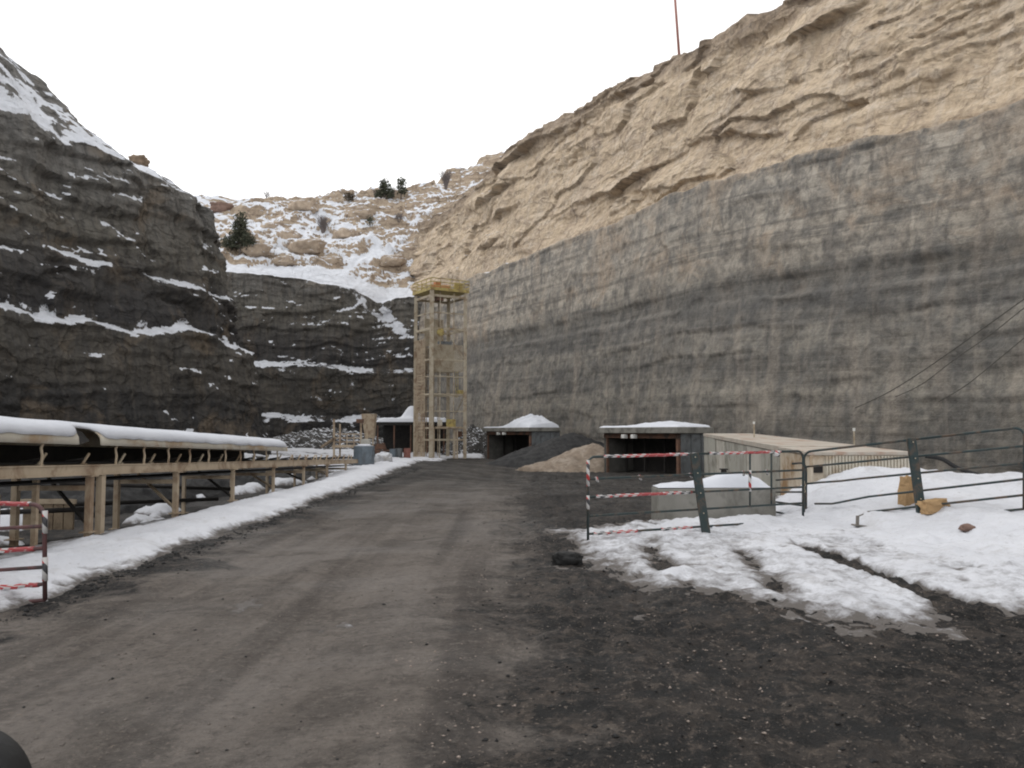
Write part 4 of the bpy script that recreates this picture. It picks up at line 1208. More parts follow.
g1 = gate_leaf('tube_gate', (588, 13.9), (803, 16.5), [457, 479, 497, 516, 534], [451, 470, 487, 503, 520],
          'taped dark green tube gate across the snow, in front of the concrete block', 'tube gates',
          stays=(.72, .83), tapes=((0, .06, .46), (0, .52, .88), (2, .03, .44), (4, .02, .20), (4, .30, .44)), tape_up=((0, .04, .38), (.72, .25, .55), (0, .50, .68)), cut={4: (0, 1)})
# knots and hanging ends of tape
for (i, k) in ((1, .04), (1, .24), (1, .475), (1, .72), (1, .83)):
    q = at(588 + (803 - 588) * k, 479 - 9 * k, 13.9 + 2.6 * k)
    mb = MB(); mb.tube([q + Vector((-.02, -.03, .035)), q + Vector((0, -.035, 0)), q + Vector((.015, -.03, -.06))], .026, 6); mb.build('tape_knot', TAPE, g1)
mb = MB()
q = at(776, 453, 16.1); mb.tube([q + Vector((-.05, -.04, 0)), q + Vector((.05, -.04, -.02))], .06, 7)
q0 = mb.build('tape_knot', TAPE, g1)
# hinge chain between the two leaves
g2 = gate_leaf('tube_gate', (804, 16.9), (1024, 13.6), [452, 467, 484, 504, 519, 530], [427, 446, 463, 479, 495, 509],
          'plain dark green tube gate at the right, rails bent and sunk into the snowbank', 'tube gates', left_curve=True,
          bent={3: {0: -.02, 1: -.06, 2: -.03}, 2: {2: -.01}, 4: {1: -.02}}, cut={3: (.06, 1), 4: (.05, 1), 5: (.40, 1)})
g3 = gate_leaf('tube_gate', (776, 17.6), (806, 17.05), [466, 480, 492, 502, 512], [462, 478, 492, 506, 518],
          'third dark gate swung back behind the taped one, seen nearly end on', 'tube gates', left_upright=False, cut={1: (0, 1)})
mb = MB()
for k in range(4):
    q = at(804, 482 + k * 3, 16.55); mb.tube(arc_pts(q, .03, 0, 2 * math.pi, 8, (1, 0, 0) if k % 2 else (0, 1, 0), (0, 0, 1)), .008, 5)
tag(mb.build('chain', STEEL_PALE, None, True), 'short steel chain tying the two gates together', 'chain')

def gpost(ub, vb, ut, vt, Yd, w, label):
    a = at(ub, vb, Yd); b = at(ut, vt, Yd + .05)
    t = empty('gate_post', tuple(a), label, 'post', 'green gate posts')
    d = (b - a).normalized(); a2 = a - d * .4
    mb = MB(); mb.bar(a2, b, w, w * .55, (0, 1, 0)); mb.build('post', GREENP, t, bevel=.008)
    for k in (.25, .5, .75, .95):
        q = a.lerp(b, k) + Vector((0, -.055, 0)); mb = MB(); mb.tube([q, q + Vector((0, -.015, 0))], .012, 6); mb.build('bolt', STEEL_PALE, t)
gpost(706, 533, 694, 453, 14.85, .155, 'leaning dark green post holding up the middle of the taped gate')
gpost(922, 519, 911, 438, 14.85, .155, 'leaning dark green post against the right gate')

# gate by the road on the left
gL = gate_leaf('tube_gate', (-150, 9.7), (45, 9.0), [497, 537, 560, 580, 600, 618], [505, 526, 548, 567, 584, 600],
          'red gate wound with red and white tape at the left road edge', 'tube gates', left_upright=False, right_curve=True,
          tapes=((0, .4, .93), (2, .5, .95), (4, .6, .97)), tape_up=((1, .06, .30), (1, .55, .8)), mat=DKRED)

# ------------------------------------------------------------ small things on the snow
def snow_at(u, v):
    """the point of the snow patch seen at pixel u, v"""
    for k in range(0, 900):
        Yd = 7 + k * .02
        p = at(u, v, Yd)
        z = gz(p.x, Yd) + float(t_right(np.array([[p.x]]), np.array([[Yd]]))[0, 0])
        if z >= p.z: return Vector((p.x, Yd, z))
    return at(u, v, 16.0)
p = at(876, 508, 16.4)
q = snow_at(912, 505)
def angular(name, c, d, rz, tilt, mat, label, seed):
    import bmesh
    bm = bmesh.new(); bmesh.ops.create_cube(bm, size=1)
    bmesh.ops.subdivide_edges(bm, edges=bm.edges[:], cuts=5, use_grid_fill=True)
    P = np.array([v.co[:] for v in bm.verts])
    P = P / (np.abs(P).max(axis=1)[:, None] ** .0) * (1 - .22 * (np.linalg.norm(P, axis=1) - .5)[:, None])
    P = P + .10 * np.stack([fbm(P[:, 0] * 2 + seed, P[:, 1] * 2, P[:, 2] * 2, 3), fbm(P[:, 0] * 2, P[:, 1] * 2 + seed, P[:, 2] * 2, 3), fbm(P[:, 0] * 2, P[:, 1] * 2, P[:, 2] * 2 + seed, 3)], -1) * 1.6
    P = P * np.array(d)
    for v, p in zip(bm.verts, P): v.co = p
    me = bpy.data.meshes.new(name); bm.to_mesh(me); bm.free()
    o = link(name, me, mat); o.location = c; o.rotation_euler = (0, tilt, rz)
    return tag(o, label, 'rock')
angular('rock', q + Vector((-.02, .12, .22)), (.26, .24, .58), .3, .12, RK_BARE, 'upright tan rock in the snow just behind the right green post', 3.0)
q = snow_at(936, 512)
angular('rock', q + Vector((0, .1, .08)), (.50, .28, .24), .2, -.10, RK_BARE, 'low flat tan rock in the snow right of the right green post', 8.0)
q = snow_at(859, 527) + Vector((0, 0, .04))
t = empty('scrap_bracket', tuple(q), 'small grey bracket lying on the snow left of the right green post', 'bracket')
mb = MB(); mb.bar(q + Vector((-.12, 0, .0)), q + Vector((.13, 0, -.03)), .14, .03, (0, 0, 1)); mb.build('plate', RK_GREY, t, bevel=.01)
mb = MB(); mb.bar(q + Vector((-.03, 0, .0)), q + Vector((-.02, 0, .17)), .05, .04, (0, 1, 0)); mb.bar(q + Vector((-.03, 0, .15)), q + Vector((.09, 0, .20)), .02, .02, (0, 1, 0)); mb.build('upright', RK_GREY, t)
q = snow_at(967, 530)
boulder(q.x, q.y, q.z + .03, .085, 'small red brown rock lying on the snow at the right', RK_RED, 1.3, .9, .65, 47, 'rock', 'rock')
q = at(569, 561, 11.6)
boulder(q.x, 11.6, .05, .17, 'jagged black lump of coal at the edge of the snow patch', simple('black coal lump', (.012, .012, .012), (.02, .02, .02), 4.0, .6, bump=.8), 1.25, .9, .8, 52, 'coal_lump', 'coal lump')

# tyre at the bottom left
tc = Vector((-2.42, 3.62, .27 + .035))
t = empty('tyre', (tc.x, tc.y, 0.0), 'black tyre standing upright at the lower left corner', 'tyre')
mb = MB(); N1, N2 = 40, 14
V = []; Fc = []
for i in range(N1):
    a = 2 * math.pi * i / N1
    for j in range(N2):
        b = 2 * math.pi * j / N2
        rr_ = .225 + .065 * math.copysign(abs(math.cos(b)) ** .6, math.cos(b)); yy_ = .09 * math.copysign(abs(math.sin(b)) ** .6, math.sin(b))
        V.append((tc.x + rr_ * math.cos(a), tc.y + yy_, tc.z + rr_ * math.sin(a)))
        Fc.append((i * N2 + j, i * N2 + (j + 1) % N2, ((i + 1) % N1) * N2 + (j + 1) % N2, ((i + 1) % N1) * N2 + j))
mb.raw(V, Fc); mb.build('tread', BLACKR, t, True)
mb = MB(); mb.tube([tc + Vector((0, -.05, 0)), tc + Vector((0, .05, 0))], .165, 24); mb.build('rim', DARK, t)

# ------------------------------------------------------------ conveyor along the left side
CX, CXB = -7.62, -8.95
def bz(y): return 1.39 - .030 * (y - 11.9)      # top of the side beam
def hzt(y): return bz(y) + .34 - .003 * (y - 12)
t = empty('conveyor', (CX, 20.0, 0), 'long tan steel conveyor on posts beside the road, near half hooded and under snow', 'conveyor')
Y0, Y1 = 5.0, 39.5; HE = 26.9
for xx in (CX, CXB):
    mb = MB()
    mb.bar((xx, Y0, bz(Y0) - .095), (xx, Y1, bz(Y1) - .095), .09, .146); mb.bar((xx, Y0, bz(Y0) - .011), (xx, Y1, bz(Y1) - .011), .12, .020); mb.bar((xx, Y0, bz(Y0) - .179), (xx, Y1, bz(Y1) - .179), .12, .020)
    mb.build('side_beam', STEEL_TAN, t)
mb = MB(); mb.bar((CX - .66, Y0, bz(Y0) + .03), (CX - .66, Y1, bz(Y1) + .03), .9, .03); mb.build('belt', BLACKR, t)
mb = MB(); mb.bar((CX - .66, Y0, bz(Y0) - .30), (CX - .66, Y1, bz(Y1) - .30), 1.0, .03); mb.build('return_belt', BLACKR, t)
ys = [10.8 + 3.72 * i for i in range(-1, 8)]
for i, y in enumerate(ys):
    wide = (i == 2)
    for xx in (CX, CXB):
        g = gz(xx, y)
        mb = MB(); w = .105 if y < 20 else .08
        mb.bar((xx, y, g - .3), (xx, y, bz(y) - .190), w, w * 1.1, (0, 1, 0))
        if xx == CX: mb.box((xx + .01, y, bz(y) - .203), (.19, .22, .025))
        if y < 25: mb.box((xx, y, g + .13), (.22, .24, .02))
        mb.build('post', STEEL_TAN, t)
    MB().bar((CX, y, bz(y) - .42), (CXB, y, bz(y) - .42), .06, .09).build('cross_member', STEEL_TAN, t)
    if y < 34:
        MB().bar((CX - .03, y + .1, gz(CX, y) + .2), (CXB, y + 1.0, bz(y) - .3), .05, .05).build('brace', STEEL_TAN if i % 2 else DARK, t)
# doubled post and braces of the second bent
MB().bar((CX - .02, 14.95, -.3), (CX - .02, 14.95, bz(15) - .190), .11, .14, (0, 1, 0)).build('post', STEEL_TAN, t)
MB().bar((CX - .25, 13.3, -.3), (CX - .25, 13.3, bz(15) - .190), .08, .08, (0, 1, 0)).build('post', STEEL_TAN, t)
# hood
ye = [8.0, 14.0, 14.85, HE]
def hood_pt(y, a, r=.0):
    # a: 0 front edge .. 1 back edge
    th = math.pi * a
    cx = (CX + CXB) / 2 + .02; hw = (CX - CXB) / 2 + .05 + r
    return Vector((cx + hw * math.cos(th), y, hzt(y) + .02 + (.36 + r) * math.sin(th) ** .62))
def hood_part(y0, y1, a0, a1, name, mat, r=0., th=.02, step=.5, rag=None, rsin=None):
    n = max(2, int((y1 - y0) / step)); k = 16; V = []; Fc = []
    for i in range(n + 1):
        y = y0 + (y1 - y0) * i / n
        aa0 = a0 + (rag(y) if rag else 0)
        for j in range(k + 1):
            a = aa0 + (a1 - aa0) * j / k
            rr = r + (rsin(y, j / k) if rsin else 0)
            V.append(hood_pt(y, a, rr))
    m_ = len(V)
    for i in range(n + 1):
        y = y0 + (y1 - y0) * i / n
        aa0 = a0 + (rag(y) if rag else 0)
        for j in range(k + 1): V.append(hood_pt(y, aa0 + (a1 - aa0) * j / k, r - th))
    q = k + 1
    for i in range(n):
        for j in range(k):
            a = i * q + j
            Fc.append((a, a + q, a + q + 1, a + 1)); Fc.append((m_ + a, m_ + a + 1, m_ + a + q + 1, m_ + a + q))
        for j in (0, k):
            a = i * q + j; Fc.append((a, a + m_, a + q + m_, a + q))
    for j in range(k):
        for i in (0, n):
            a = i * q + j; Fc.append((a, a + 1, a + 1 + m_, a + m_))
    return MB().raw(V, Fc).build(name, mat, t, True)
hood_part(6.0, 14.0, 0, 1, 'hood', CREAM)
hood_part(14.75, HE, 0, 1, 'hood', CREAM)
hood_part(13.98, 14.77, .30, 1, 'hood', CREAM)
MB().raw([hood_pt(14.02, .0), hood_pt(14.32, .02), hood_pt(14.2, .15), hood_pt(14.02, .2), hood_pt(14.02, .0, .012), hood_pt(14.32, .02, .012), hood_pt(14.2, .15, .012), hood_pt(14.02, .2, .012)],
         [(0, 1, 2, 3), (7, 6, 5, 4), (0, 4, 5, 1), (1, 5, 6, 2), (2, 6, 7, 3), (3, 7, 4, 0)]).build('torn_sheet', DARK, t)
def rg(y): return float(.035 + .02 * pn(y * 1.1, 3.0, 0) + .018 * pn(y * 3.1, 8.0, 0) + (.20 * math.exp(-((y - 14.4) / .42) ** 4)))
sno = hood_part(6.1, HE - .05, .05, .95, 'hood_snow', SNOWCAP, .055, .052, .12, lambda y: rg(y) - .02, lambda y, f: float(.020 * pn(y * .8, f * 3, 2) - .045 * (abs(2 * f - 1) ** 6) + .02))
# end cap curve of the hood
mb = MB()
pts = [hood_pt(HE, a / 16) for a in range(17)]; mb.tube(pts, .03, 6); mb.build('hood_end_hoop', STEEL_TAN, t)
# back sheet coloured dark to stand for shade, ribs, idler brackets
mb = MB(); mb.bar((CXB - .03, 6.0, bz(6) + .20), (CXB - .03, HE, bz(HE) + .20), .02, .42); mb.build('shade_skirt', DARK, t)
mb = MB()
for i in range(21):
    y = 6.3 + i * 1.02
    pass
yr = 6.9
while yr < HE + .1:
    if not (14.05 < yr < 14.5):
        b = bz(yr)
        mb = MB(); mb.tube([Vector((CX, yr, b)), Vector((CX + .015, yr, b + .16)), Vector((CX - .01, yr, b + .28)), hood_pt(yr, .02, -.03)], .024, 6)
        mb.build('hood_rib', STEEL_TAN, t)
    yr += 1.22 if yr < 15 else 1.18
yi = 6.4
while yi < 39:
    mb = MB(); b = bz(yi)
    mb.bar((CX - .14, yi, b), (CX - .08, yi + .12, b + .20), .035, .035); mb.box((CX - .11, yi, b + .012), (.10, .06, .02))
    mb.build('idler_bracket', STEEL_PALE if yi < HE else STEEL_TAN, t)
    MB().tube([Vector((CX - .13, yi + .04, b + .10)), Vector((CX - .45, yi + .04, b + .05))], .03, 6).build('idler', DARK, t)
    yi += 1.35 if yi < HE else 1.1
# far guard rail uprights after the hood end
for i in range(7):
    y = HE + 1.0 + i * 1.7
    MB().bar((CX, y, bz(y)), (CX, y, bz(y) + .20), .035, .035).build('upright', STEEL_TAN, t)

# timber and steel crib beside the near conveyor posts
t = empty('timber_crib', (-9.4, 12.6, 0), 'weathered tan timber crib behind the left gate under the conveyor', 'crib')
mb = MB()
for i in range(13):
    x = -10.6 + i * .20
    mb.box((x, 12.75 + .02 * (i % 2), .36 + .03 * math.sin(i * 2.3)), (.185, .05, 1.05), .02 * math.sin(i))
mb.build('planks', PLANK, t)
MB().box((-9.4, 12.70, .72), (2.6, .05, .12)).build('rail', STEEL_TAN, t)
MB().box((-9.4, 12.69, .12), (2.6, .05, .12)).build('rail', STEEL_TAN, t)
for x in (-10.5, -9.35, -8.35): MB().box((x, 12.64, .50), (.11, .07, 1.5)).build('post', STEEL_TAN, t)
t = empty('timber_crib', (-8.9, 16.5, 0), 'smaller tan plank box between the second pair of conveyor posts', 'crib')
mb = MB()
for i in range(5): mb.box((-9.9 + i * .21, 16.5, .22), (.19, .05, .62))
mb.build('planks', PLANK, t)
MB().box((-9.5, 16.46, .48), (1.2, .04, .09)).build('rail', STEEL_TAN, t)
def low_pipe(a, b, r, label):
    tag(MB().tube([Vector(a), Vector(b)], r, 10).build('pipe', DARK, None, True), label, 'pipe', 'dark pipes lying under the conveyor')
low_pipe((-9.6, 17.5, .33), (-8.6, 23.5, -.05), .055, 'dark pipe slanting down under the conveyor, lower of the crossed pair')
low_pipe((-11.5, 20.5, .60), (-8.9, 25.5, .10), .06, 'dark pipe lying on the snow behind the conveyor, farther one')
low_pipe((-10.3, 15.4, .35), (-8.3, 15.9, .38), .05, 'dark horizontal pipe behind the doubled conveyor post')

# dark spoil bank behind the conveyor
pile('spoil_bank', -13.5, 27.0, -.1, 14.0, 2.6, 1.15, COAL, 'long dark spoil bank behind the conveyor under the left wall', 'spoil bank', 1.45, 1.6, 9.0, 140, .22)

# ------------------------------------------------------------ far cluster: platform, tank, drum, shed
t = empty('work_platform', (at(350, 460, 60).x, 60, 0), 'tan railed work platform at the far end of the conveyor', 'platform')
Yp = 60.0
def bp(name, u0, v0, u1, v1, w, mat=STEEL_TAN, y0=Yp, y1=None):
    MB().bar(at(u0, v0, y0), at(u1, v1, y1 or y0), w, w, (0, 1, 0)).build(name, mat, t)
for (u) in (334, 361):
    bp('post', u, 462, u, 419, .13)
    bp('post', u + 6, 462, u + 6, 424, .11, y0=Yp + 2)
for v in (434, 438, 442): bp('rail', 334, v, 361, v, .07)
for u in (340, 347, 354): bp('railing_post', u, 446, u, 434, .06)
MB().box((at(348, 446, Yp).x, Yp + 1.0, at(348, 446.5, Yp).z), (2.35, 2.2, .16)).build('deck', STEEL_TAN, t)
MB().bar(at(322, 447, Yp), at(335, 438, Yp), .12, .9, (0, 1, 0)).build('ramp', PLANK, t)
MB().box((at(360, 421, Yp).x, Yp, at(360, 421, Yp).z), (.5, .4, .3)).build('lamp_head', RUSTM, t)

t = empty('water_tank', (at(364, 463, 44).x, 44, 0), 'squat blue grey tank with snow on its lid at the end of the conveyor', 'tank')
c = Vector(t.location)
zb = at(364, 463, 44).z; zt = at(364, 446, 44).z
MB().tube([Vector((c.x, 44, zb - .1)), Vector((c.x, 44, zt - .08)), Vector((c.x, 44, zt))], .57, 20).build('shell', TANKM, t, False, .02)
MB().tube([Vector((c.x, 44, zt + .002)), Vector((c.x, 44, zt + .10))], .50, 16, True, .3).build('snow_cap', SNOWCAP, t, True)
MB().box((c.x - .1, 45.0, zt + .12), (.5, .4, .5)).build('box', CONC_PALE, t, bevel=.02)
q = at(384, 459, 48.0)
boulder(q.x, 48, q.z, .42, 'snow covered rock right of the blue grey tank', RK_SNOWY, 1.2, 1, .9, 61, 'rock', 'rock')

t = empty('hopper', (at(370, 440, 66).x, 66, 0), 'tall tan steel hopper behind the tank and left of the shed', 'hopper')
a = at(370, 438, 66); b = at(370, 414, 66)
mb = MB(); mb.hexa([(a.x - .35, 65.6, a.z), (a.x + .35, 65.6, a.z), (a.x + .35, 66.4, a.z), (a.x - .35, 66.4, a.z), (b.x - .6, 65.3, b.z), (b.x + .5, 65.3, b.z), (b.x + .5, 66.5, b.z), (b.x - .6, 66.5, b.z)])
mb.build('bin', STEEL_TAN, t, bevel=.02)
for dx in (-.3, .3): MB().bar((a.x + dx, 65.7, -.5), (a.x + dx, 65.7, a.z), .1, .1).build('leg', STEEL_TAN, t)

t = empty('open_shed', (at(410, 455, 84).x, 84, -.6), 'open dark shed with a thick layer of snow on its flat roof, behind the tower', 'shed')
zr = at(410, 422, 84).z
xl, xr = at(376, 420, 84).x, at(446, 420, 84).x
MB().box(((xl + xr) / 2, 86.0, zr - .15), (xr - xl, 4.6, .3)).build('roof', DARK, t)
MB().box(((xl + xr) / 2, 88.2, (zr - .6) / 2), (xr - xl - .2, .1, zr)).build('back_wall', DARK, t)
for k in range(5):
    MB().bar((xl + .2 + k * (xr - xl - .4) / 4, 83.9, -.9), (xl + .2 + k * (xr - xl - .4) / 4, 83.9, zr - .3), .14, .14).build('post', RUSTM, t)
def hf(X, Y):
    e = np.minimum(np.minimum(X, (xr - xl) - X), np.minimum(Y, 4.5 - Y))
    h = .42 * sm(e, -.05, .3) * (1 + .3 * fbm(X * .9, Y * .9, 1.0, 3)) + 1.3 * np.exp(-np.abs((X - 3.4) / .8) ** 2.5) * sm(Y, 1, 2.4) * sm(e, 0, .3)
    return h
V, Fc = cap_mesh(None, 0.0, xr - xl, 0, 4.5, .15, hf, 0)
V = V + np.array([xl, 83.75, zr + .003]) - np.array(t.location)
link('snow_cap', npmesh('snow_cap', V, Fc), SNOWCAP, t)
# things under and near the shed
t = empty('machine', (at(381, 455, 78).x, 78, -.6), 'low rusty red machine standing left of the tower in front of the shed', 'machine')
c = at(381, 450, 78)
MB().box((c.x, 78, -.1), (2.2, 1.4, .5)).build('chassis', RUSTM, t, bevel=.05)
mb = MB(); mb.hexa([(c.x - .9, 77.5, .2), (c.x + .5, 77.5, .2), (c.x + .5, 78.5, .2), (c.x - .9, 78.5, .2), (c.x - .8, 77.6, .7), (c.x + .3, 77.6, .85), (c.x + .3, 78.4, .85), (c.x - .8, 78.4, .7)]); mb.build('housing', RUSTM, t, bevel=.05)
for dx in (-.8, .75): MB().tube([Vector((c.x + dx, 77.25, -.3)), Vector((c.x + dx, 77.5, -.3))], .36, 16).build('wheel', BLACKR, t)
def drum(u, v, Yd, mat, label):
    q = at(u, v, Yd); z = gz(q.x, q.y)
    t = empty('steel_drum', (q.x, q.y, z), label, 'drum', 'drums by the shed')
    MB().tube([Vector((q.x, q.y, z)), Vector((q.x, q.y, z + .95))], .33, 14).build('shell', mat, t)
    mb = MB()
    for k in (.3, .62, .93): mb.tube([Vector((q.x, q.y, z + k)), Vector((q.x, q.y, z + k + .03))], .345, 14)
    mb.build('hoops', mat, t)
drum(393, 458, 76, TANKM, 'blue grey drum in front of the shed, left of its neighbour')
drum(399, 458, 76.6, GREY_PANEL, 'grey drum in front of the shed, nearest the tower')
drum(407, 458, 77.4, REDP, 'faded red drum standing against the tower foot')

# ------------------------------------------------------------ hoist tower
Yt = 77.0
cN = at(431, 459, 75.5)          # near corner
al = R(30); S = 3.55
ex = Vector((math.cos(al), math.sin(al), 0)); ey = Vector((-math.sin(al) , math.cos(al), 0))
ey = Vector((-math.cos(R(58)), math.sin(R(58)), 0))
BZ = -.75
t = empty('hoist_tower', (cN.x, cN.y, BZ), 'tall slender tan steel hoist tower with a yellow railed top platform', 'tower')
O = Vector((cN.x, cN.y, 0))
TOP = at(430, 290, 75.5).z
Tp = lambda a, b, z: O + ex * a + ey * b + Vector((0, 0, z))
def zv(v): return at(431, v, 75.5).z
corners = [(0, 0), (S, 0), (S, S), (0, S)]
for i, (a, b) in enumerate(corners):
    w = .40 if i == 0 else .32
    MB().bar(Tp(a, b, BZ - .3), Tp(a, b, TOP), w, w).build('column', STEEL_PALE, t)
levels = [440, 428, 394, 359, 328, 295]
for v in levels:
    z = zv(v)
    for (p_, q_) in (((0, 0), (S, 0)), ((0, 0), (0, S)), ((S, 0), (S, S)), ((0, S), (S, S))):
        MB().bar(Tp(*p_, z), Tp(*q_, z), .11, .15 if v not in (328, 295) else .22).build('beam', STEEL_PALE, t)
# inner guide columns
for (a, b) in ((.9, .05), (2.35, .05), (1.0, S - .1), (2.4, S - .1)):
    MB().bar(Tp(a, b, BZ), Tp(a, b, TOP - .1), .09, .09).build('guide', STEEL_PALE, t)
# cross braces on a few bays
for (v0, v1) in ((359, 328), (394, 428)):
    MB().bar(Tp(S, .05, zv(v0)), Tp(S, S - .05, zv(v1)), .06, .06).build('brace', STEEL_PALE, t)
# mesh panels
def mesh_panel(a0, b0, a1, b1, z0, z1, name, mat, step=.12, wr=.016):
    mb = MB(); n = int(max(abs(a1 - a0), abs(b1 - b0)) / step)
    for i in range(n + 1):
        k = i / n; mb.bar(Tp(a0 + (a1 - a0) * k, b0 + (b1 - b0) * k, z0), Tp(a0 + (a1 - a0) * k, b0 + (b1 - b0) * k, z1), wr, wr)
    n2 = int((z1 - z0) / (step * 1.5))
    for i in range(n2 + 1):
        z = z0 + (z1 - z0) * i / n2; mb.bar(Tp(a0, b0, z), Tp(a1, b1, z), wr, wr)
    mb.build(name, mat, t)
mesh_panel(-.05, 1.4, -.05, 3.4, BZ + .2, zv(338), 'shaft_mesh', STEEL_TAN, .20, .06)
mesh_panel(.15, -.03, S - .3, -.03, zv(371), zv(344), 'mesh_panel', STEEL_PALE, .085, .038)
mesh_panel(.15, S, S - .3, S, zv(371), zv(344), 'mesh_panel', STEEL_PALE, .10, .035)
# caged stair / ladder shaft on the left face
def sh(b0, b1): return b0, b1
for b in (1.35, 2.1, 2.9, 3.4):
    MB().bar(Tp(-.06, b, BZ), Tp(-.06, b, zv(338)), .10, .10).build('shaft_post', STEEL_TAN, t)
    MB().bar(Tp(.9, b, BZ), Tp(.9, b, zv(338)), .08, .08).build('shaft_post', STEEL_TAN, t)
z = BZ + .3; k = 0
mb = MB()
while z < zv(340):
    mb.bar(Tp(-.07, 1.35, z), Tp(-.07, 3.4, z), .035, .05)
    mb.bar(Tp(-.07, 1.35 if k % 2 else 3.4, z), Tp(-.07, 3.4 if k % 2 else 1.35, z + .6), .035, .05)
    mb.bar(Tp(.9, 1.35, z + .3), Tp(.9, 3.4, z + .3), .03, .04)
    z += .6; k += 1
mb.build('shaft_lattice', STEEL_TAN, t)
mb = MB()
z = BZ + .3
while z < zv(340):
    mb.bar(Tp(.35, 2.25, z), Tp(.35, 2.75, z), .03, .03); z += .3
mb.bar(Tp(.35, 2.25, BZ), Tp(.35, 2.25, zv(340)), .05, .05); mb.bar(Tp(.35, 2.75, BZ), Tp(.35, 2.75, zv(340)), .05, .05)
mb.build('ladder', STEEL_TAN, t)
# top platform
mb = MB()
mb.hexa([Tp(-.25, -.25, TOP), Tp(S + .3, -.25, TOP), Tp(S + .3, S + .3, TOP), Tp(-.25, S + .3, TOP),
         Tp(-.25, -.25, TOP + .10), Tp(S + .3, -.25, TOP + .10), Tp(S + .3, S + .3, TOP + .10), Tp(-.25, S + .3, TOP + .10)])
mb.build('deck', YELLOW, t)
pc = [(-.22, -.22), (S + .27, -.22), (S + .27, S + .27), (-.22, S + .27)]
for i in range(4):
    a0, b0 = pc[i]; a1, b1 = pc[(i + 1) % 4]
    for hh in (.45, .80, 1.15): MB().bar(Tp(a0, b0, TOP + hh), Tp(a1, b1, TOP + hh), .07, .07).build('railing', YELLOW, t)
    mb = MB()
    mb.bar(Tp(a0, b0, TOP + .2), Tp(a1, b1, TOP + .2), .03, .2)
    mb.build('toe_board', YELLOW, t)
    for k in range(5):
        f = k / 4; a = a0 + (a1 - a0) * f; b = b0 + (b1 - b0) * f
        if k < 4: MB().bar(Tp(a, b, TOP + .1), Tp(a, b, TOP + 1.18), .06, .06).build('railing_post', YELLOW, t)
mb = MB(); mb.tube([Tp(.4, 1.0, TOP + .45), Tp(2.2, .6, TOP + .45)], .28, 14); mb.build('winch', ORANGE, t)
MB().box(Tp(1.0, .9, TOP + .75), (.6, .5, .5), al).build('motor', ORANGE, t, bevel=.03)
MB().box(Tp(2.9, .2, TOP + .62), (.9, .12, .7), al).build('sign_panel', YELLOW, t, bevel=.01)
# hoist block and yellow counter sheave
MB().box(Tp(.9, .3, TOP - .65), (.75, .5, .55), al).build('hoist_block', RUSTM, t, bevel=.04)
mb = MB(); mb.bar(Tp(.9, .3, TOP - .6), Tp(.9, .3, zv(335)), .04, .04); mb.build('hoist_rope', DARK, t)
mb = MB(); c0 = Tp(.75, -.25, zv(332)); mb.tube([c0, c0 - ey.cross(Vector((0, 0, 0))) + ex.cross(Vector((0, 0, 1))) * .12], .36, 18); mb.build('sheave_guard', YELLOW, t)
mb = MB(); mb.tube([Tp(.5, S * .35, TOP), Tp(.5, S * .35, zv(324))], .06, 6); mb.build('hose', LAMPG, t)
MB().box(Tp(1.6, .5, zv(342)), (1.3, .5, .35), al).build('cable_tray', GREY_PANEL, t, bevel=.02)
MB().box(Tp(1.5, 2.6, (zv(343) + zv(315)) / 2), (2.0, .06, zv(315) - zv(343)), al).build('back_panel', STEEL_PALE, t)
MB().box(Tp(1.7, 1.2, (zv(371) + zv(344)) / 2), (2.5, .06, zv(344) - zv(371)), al).build('back_panel', STEEL_PALE, t)
for v in (376, 411, 312):
    for (p_, q_) in (((0, 0), (S, 0)), ((0, 0), (0, S))):
        MB().bar(Tp(*p_, zv(v)), Tp(*q_, zv(v)), .09, .10).build('beam', STEEL_PALE, t)
# work cage low down
for (a0, b0, a1, b1) in ((.3, -.05, S - .5, -.05),):
    MB().bar(Tp(a0, b0, zv(427.5)), Tp(a1, b1, zv(427.5)), .5, .16).build('landing', STEEL_TAN, t)
MB().box(Tp(2.0, -.1, zv(423)), (.95, .14, .72), al).build('landing_panel', YELLOW, t, bevel=.01)
MB().box(Tp(.85, -.1, zv(423)), (.45, .14, .6), al).build('landing_panel', CREAM, t, bevel=.01)
for a in (.25, 2.45, 2.7):
    MB().bar(Tp(a, -.06, BZ), Tp(a, -.06, zv(429)), .14, .14).build('leg', STEEL_TAN, t)
# yellow ladder on the right side
mb = MB()
for b in (.8, 1.25): mb.bar(Tp(S - .35, b, zv(396)), Tp(S - .35, b, zv(369)), .06, .06)
z = zv(396)
while z < zv(369): mb.bar(Tp(S - .35, .8, z), Tp(S - .35, 1.25, z), .04, .04); z += .3
mb.build('side_ladder', YELLOW, t)
MB().box(Tp(S - .3, .4, zv(391)), (.55, .5, .35), al).build('switch_box', YELLOW, t, bevel=.02)
MB().box(Tp(S - .4, .6, zv(434)), (.6, .5, .5), al).build('control_box', RUSTM, t, bevel=.02)

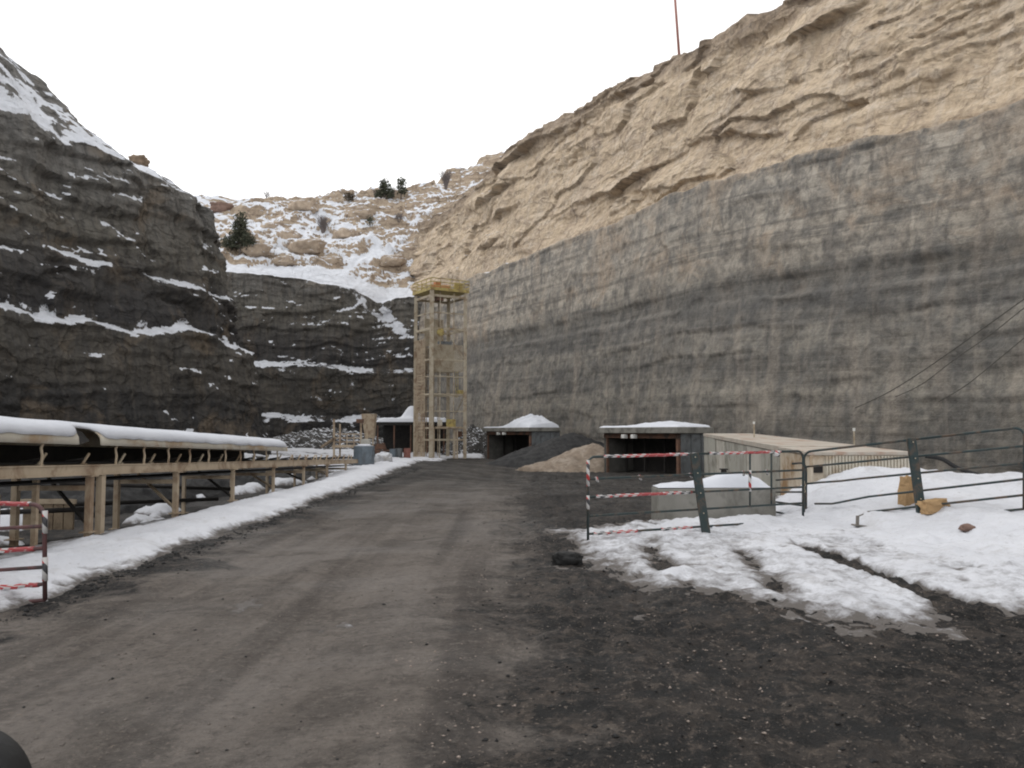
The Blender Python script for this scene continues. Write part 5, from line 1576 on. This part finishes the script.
# ------------------------------------------------------------ loose stones, snow crumbs and coal clods (nobody could count them)
def scatter(name, n, fn, smin, smax, mat, seed, zf=None):
    r = np.random.default_rng(seed)
    base = np.array([(1, 0, 0), (-1, 0, 0), (0, 1, 0), (0, -1, 0), (0, 0, 1), (0, 0, -1)], float)
    tri = np.array([(0, 2, 4), (2, 1, 4), (1, 3, 4), (3, 0, 4), (2, 0, 5), (1, 2, 5), (3, 1, 5), (0, 3, 5)])
    P = fn(r, n); n = len(P)
    sz = smin + (smax - smin) * r.random(n) ** 4
    Bv = base[None] * (1 + .35 * r.normal(size=(n, 6, 1)).clip(-1, 1)) * sz[:, None, None]
    Bv[:, :, 2] *= .6
    a = r.random(n) * 6.28; c, s = np.cos(a)[:, None], np.sin(a)[:, None]
    x = Bv[:, :, 0] * c - Bv[:, :, 1] * s; y = Bv[:, :, 0] * s + Bv[:, :, 1] * c
    z = (zf or ground)(P[:, 0], P[:, 1])
    V = np.stack([x + P[:, 0:1], y + P[:, 1:2], Bv[:, :, 2] + (z + sz * .15)[:, None]], -1)
    Fc = tri[None] + (np.arange(n) * 6)[:, None, None]
    me = npmesh(name, V.reshape(-1, 3), Fc.reshape(-1, 3), False)
    return tag(link(name, me, mat), kind='stuff')
STONE = simple('loose stones', (.20, .175, .155), (.12, .105, .095), 20.0, .9, bump=0)
STONEL = simple('pale loose stones', (.36, .30, .26), (.27, .22, .19), 20.0, .9, bump=0)
def rect(x0, x1, y0, y1, pw=1.6):
    def f(r, n):
        y = y0 + (y1 - y0) * r.random(n) ** pw
        return np.stack([x0 + (x1 - x0) * r.random(n), y], -1)
    return f
scatter('gravel', 6000, rect(-5.2, 9, 3, 26, 1.8), .004, .020, STONE, 1)
def clumpy(r, n):
    P = rect(-1, 9, 3, 16, 1.5)(r, n * 3); k = fbm(P[:, 0] * .9, P[:, 1] * .9, 4.0, 3) > .02
    return P[k][:n]
scatter('pale_gravel', 2600, clumpy, .004, .018, STONEL, 2)
def mudside(r, n):
    P = rect(-5.2, 9, 3, 34, 1.6)(r, n * 2); k = (P[:, 0] + .8 * fbm(P[:, 0] * .5, P[:, 1] * .5, 1.0, 3) > -.3) | (r.random(len(P)) < .10)
    return P[k][:n]
scatter('coal_crumbs', 9000, mudside, .005, .026, COAL, 3)
def edgeL(r, n):
    y = 3 + 42 * r.random(n) ** 1.5; x = -5.12 + .13 * r.normal(size=n) + .30 * fbm(y * .5, y * 0, 2.0, 3)
    return np.stack([x, y], -1)
scatter('coal_clods', 2600, edgeL, .010, .042, COAL, 4)
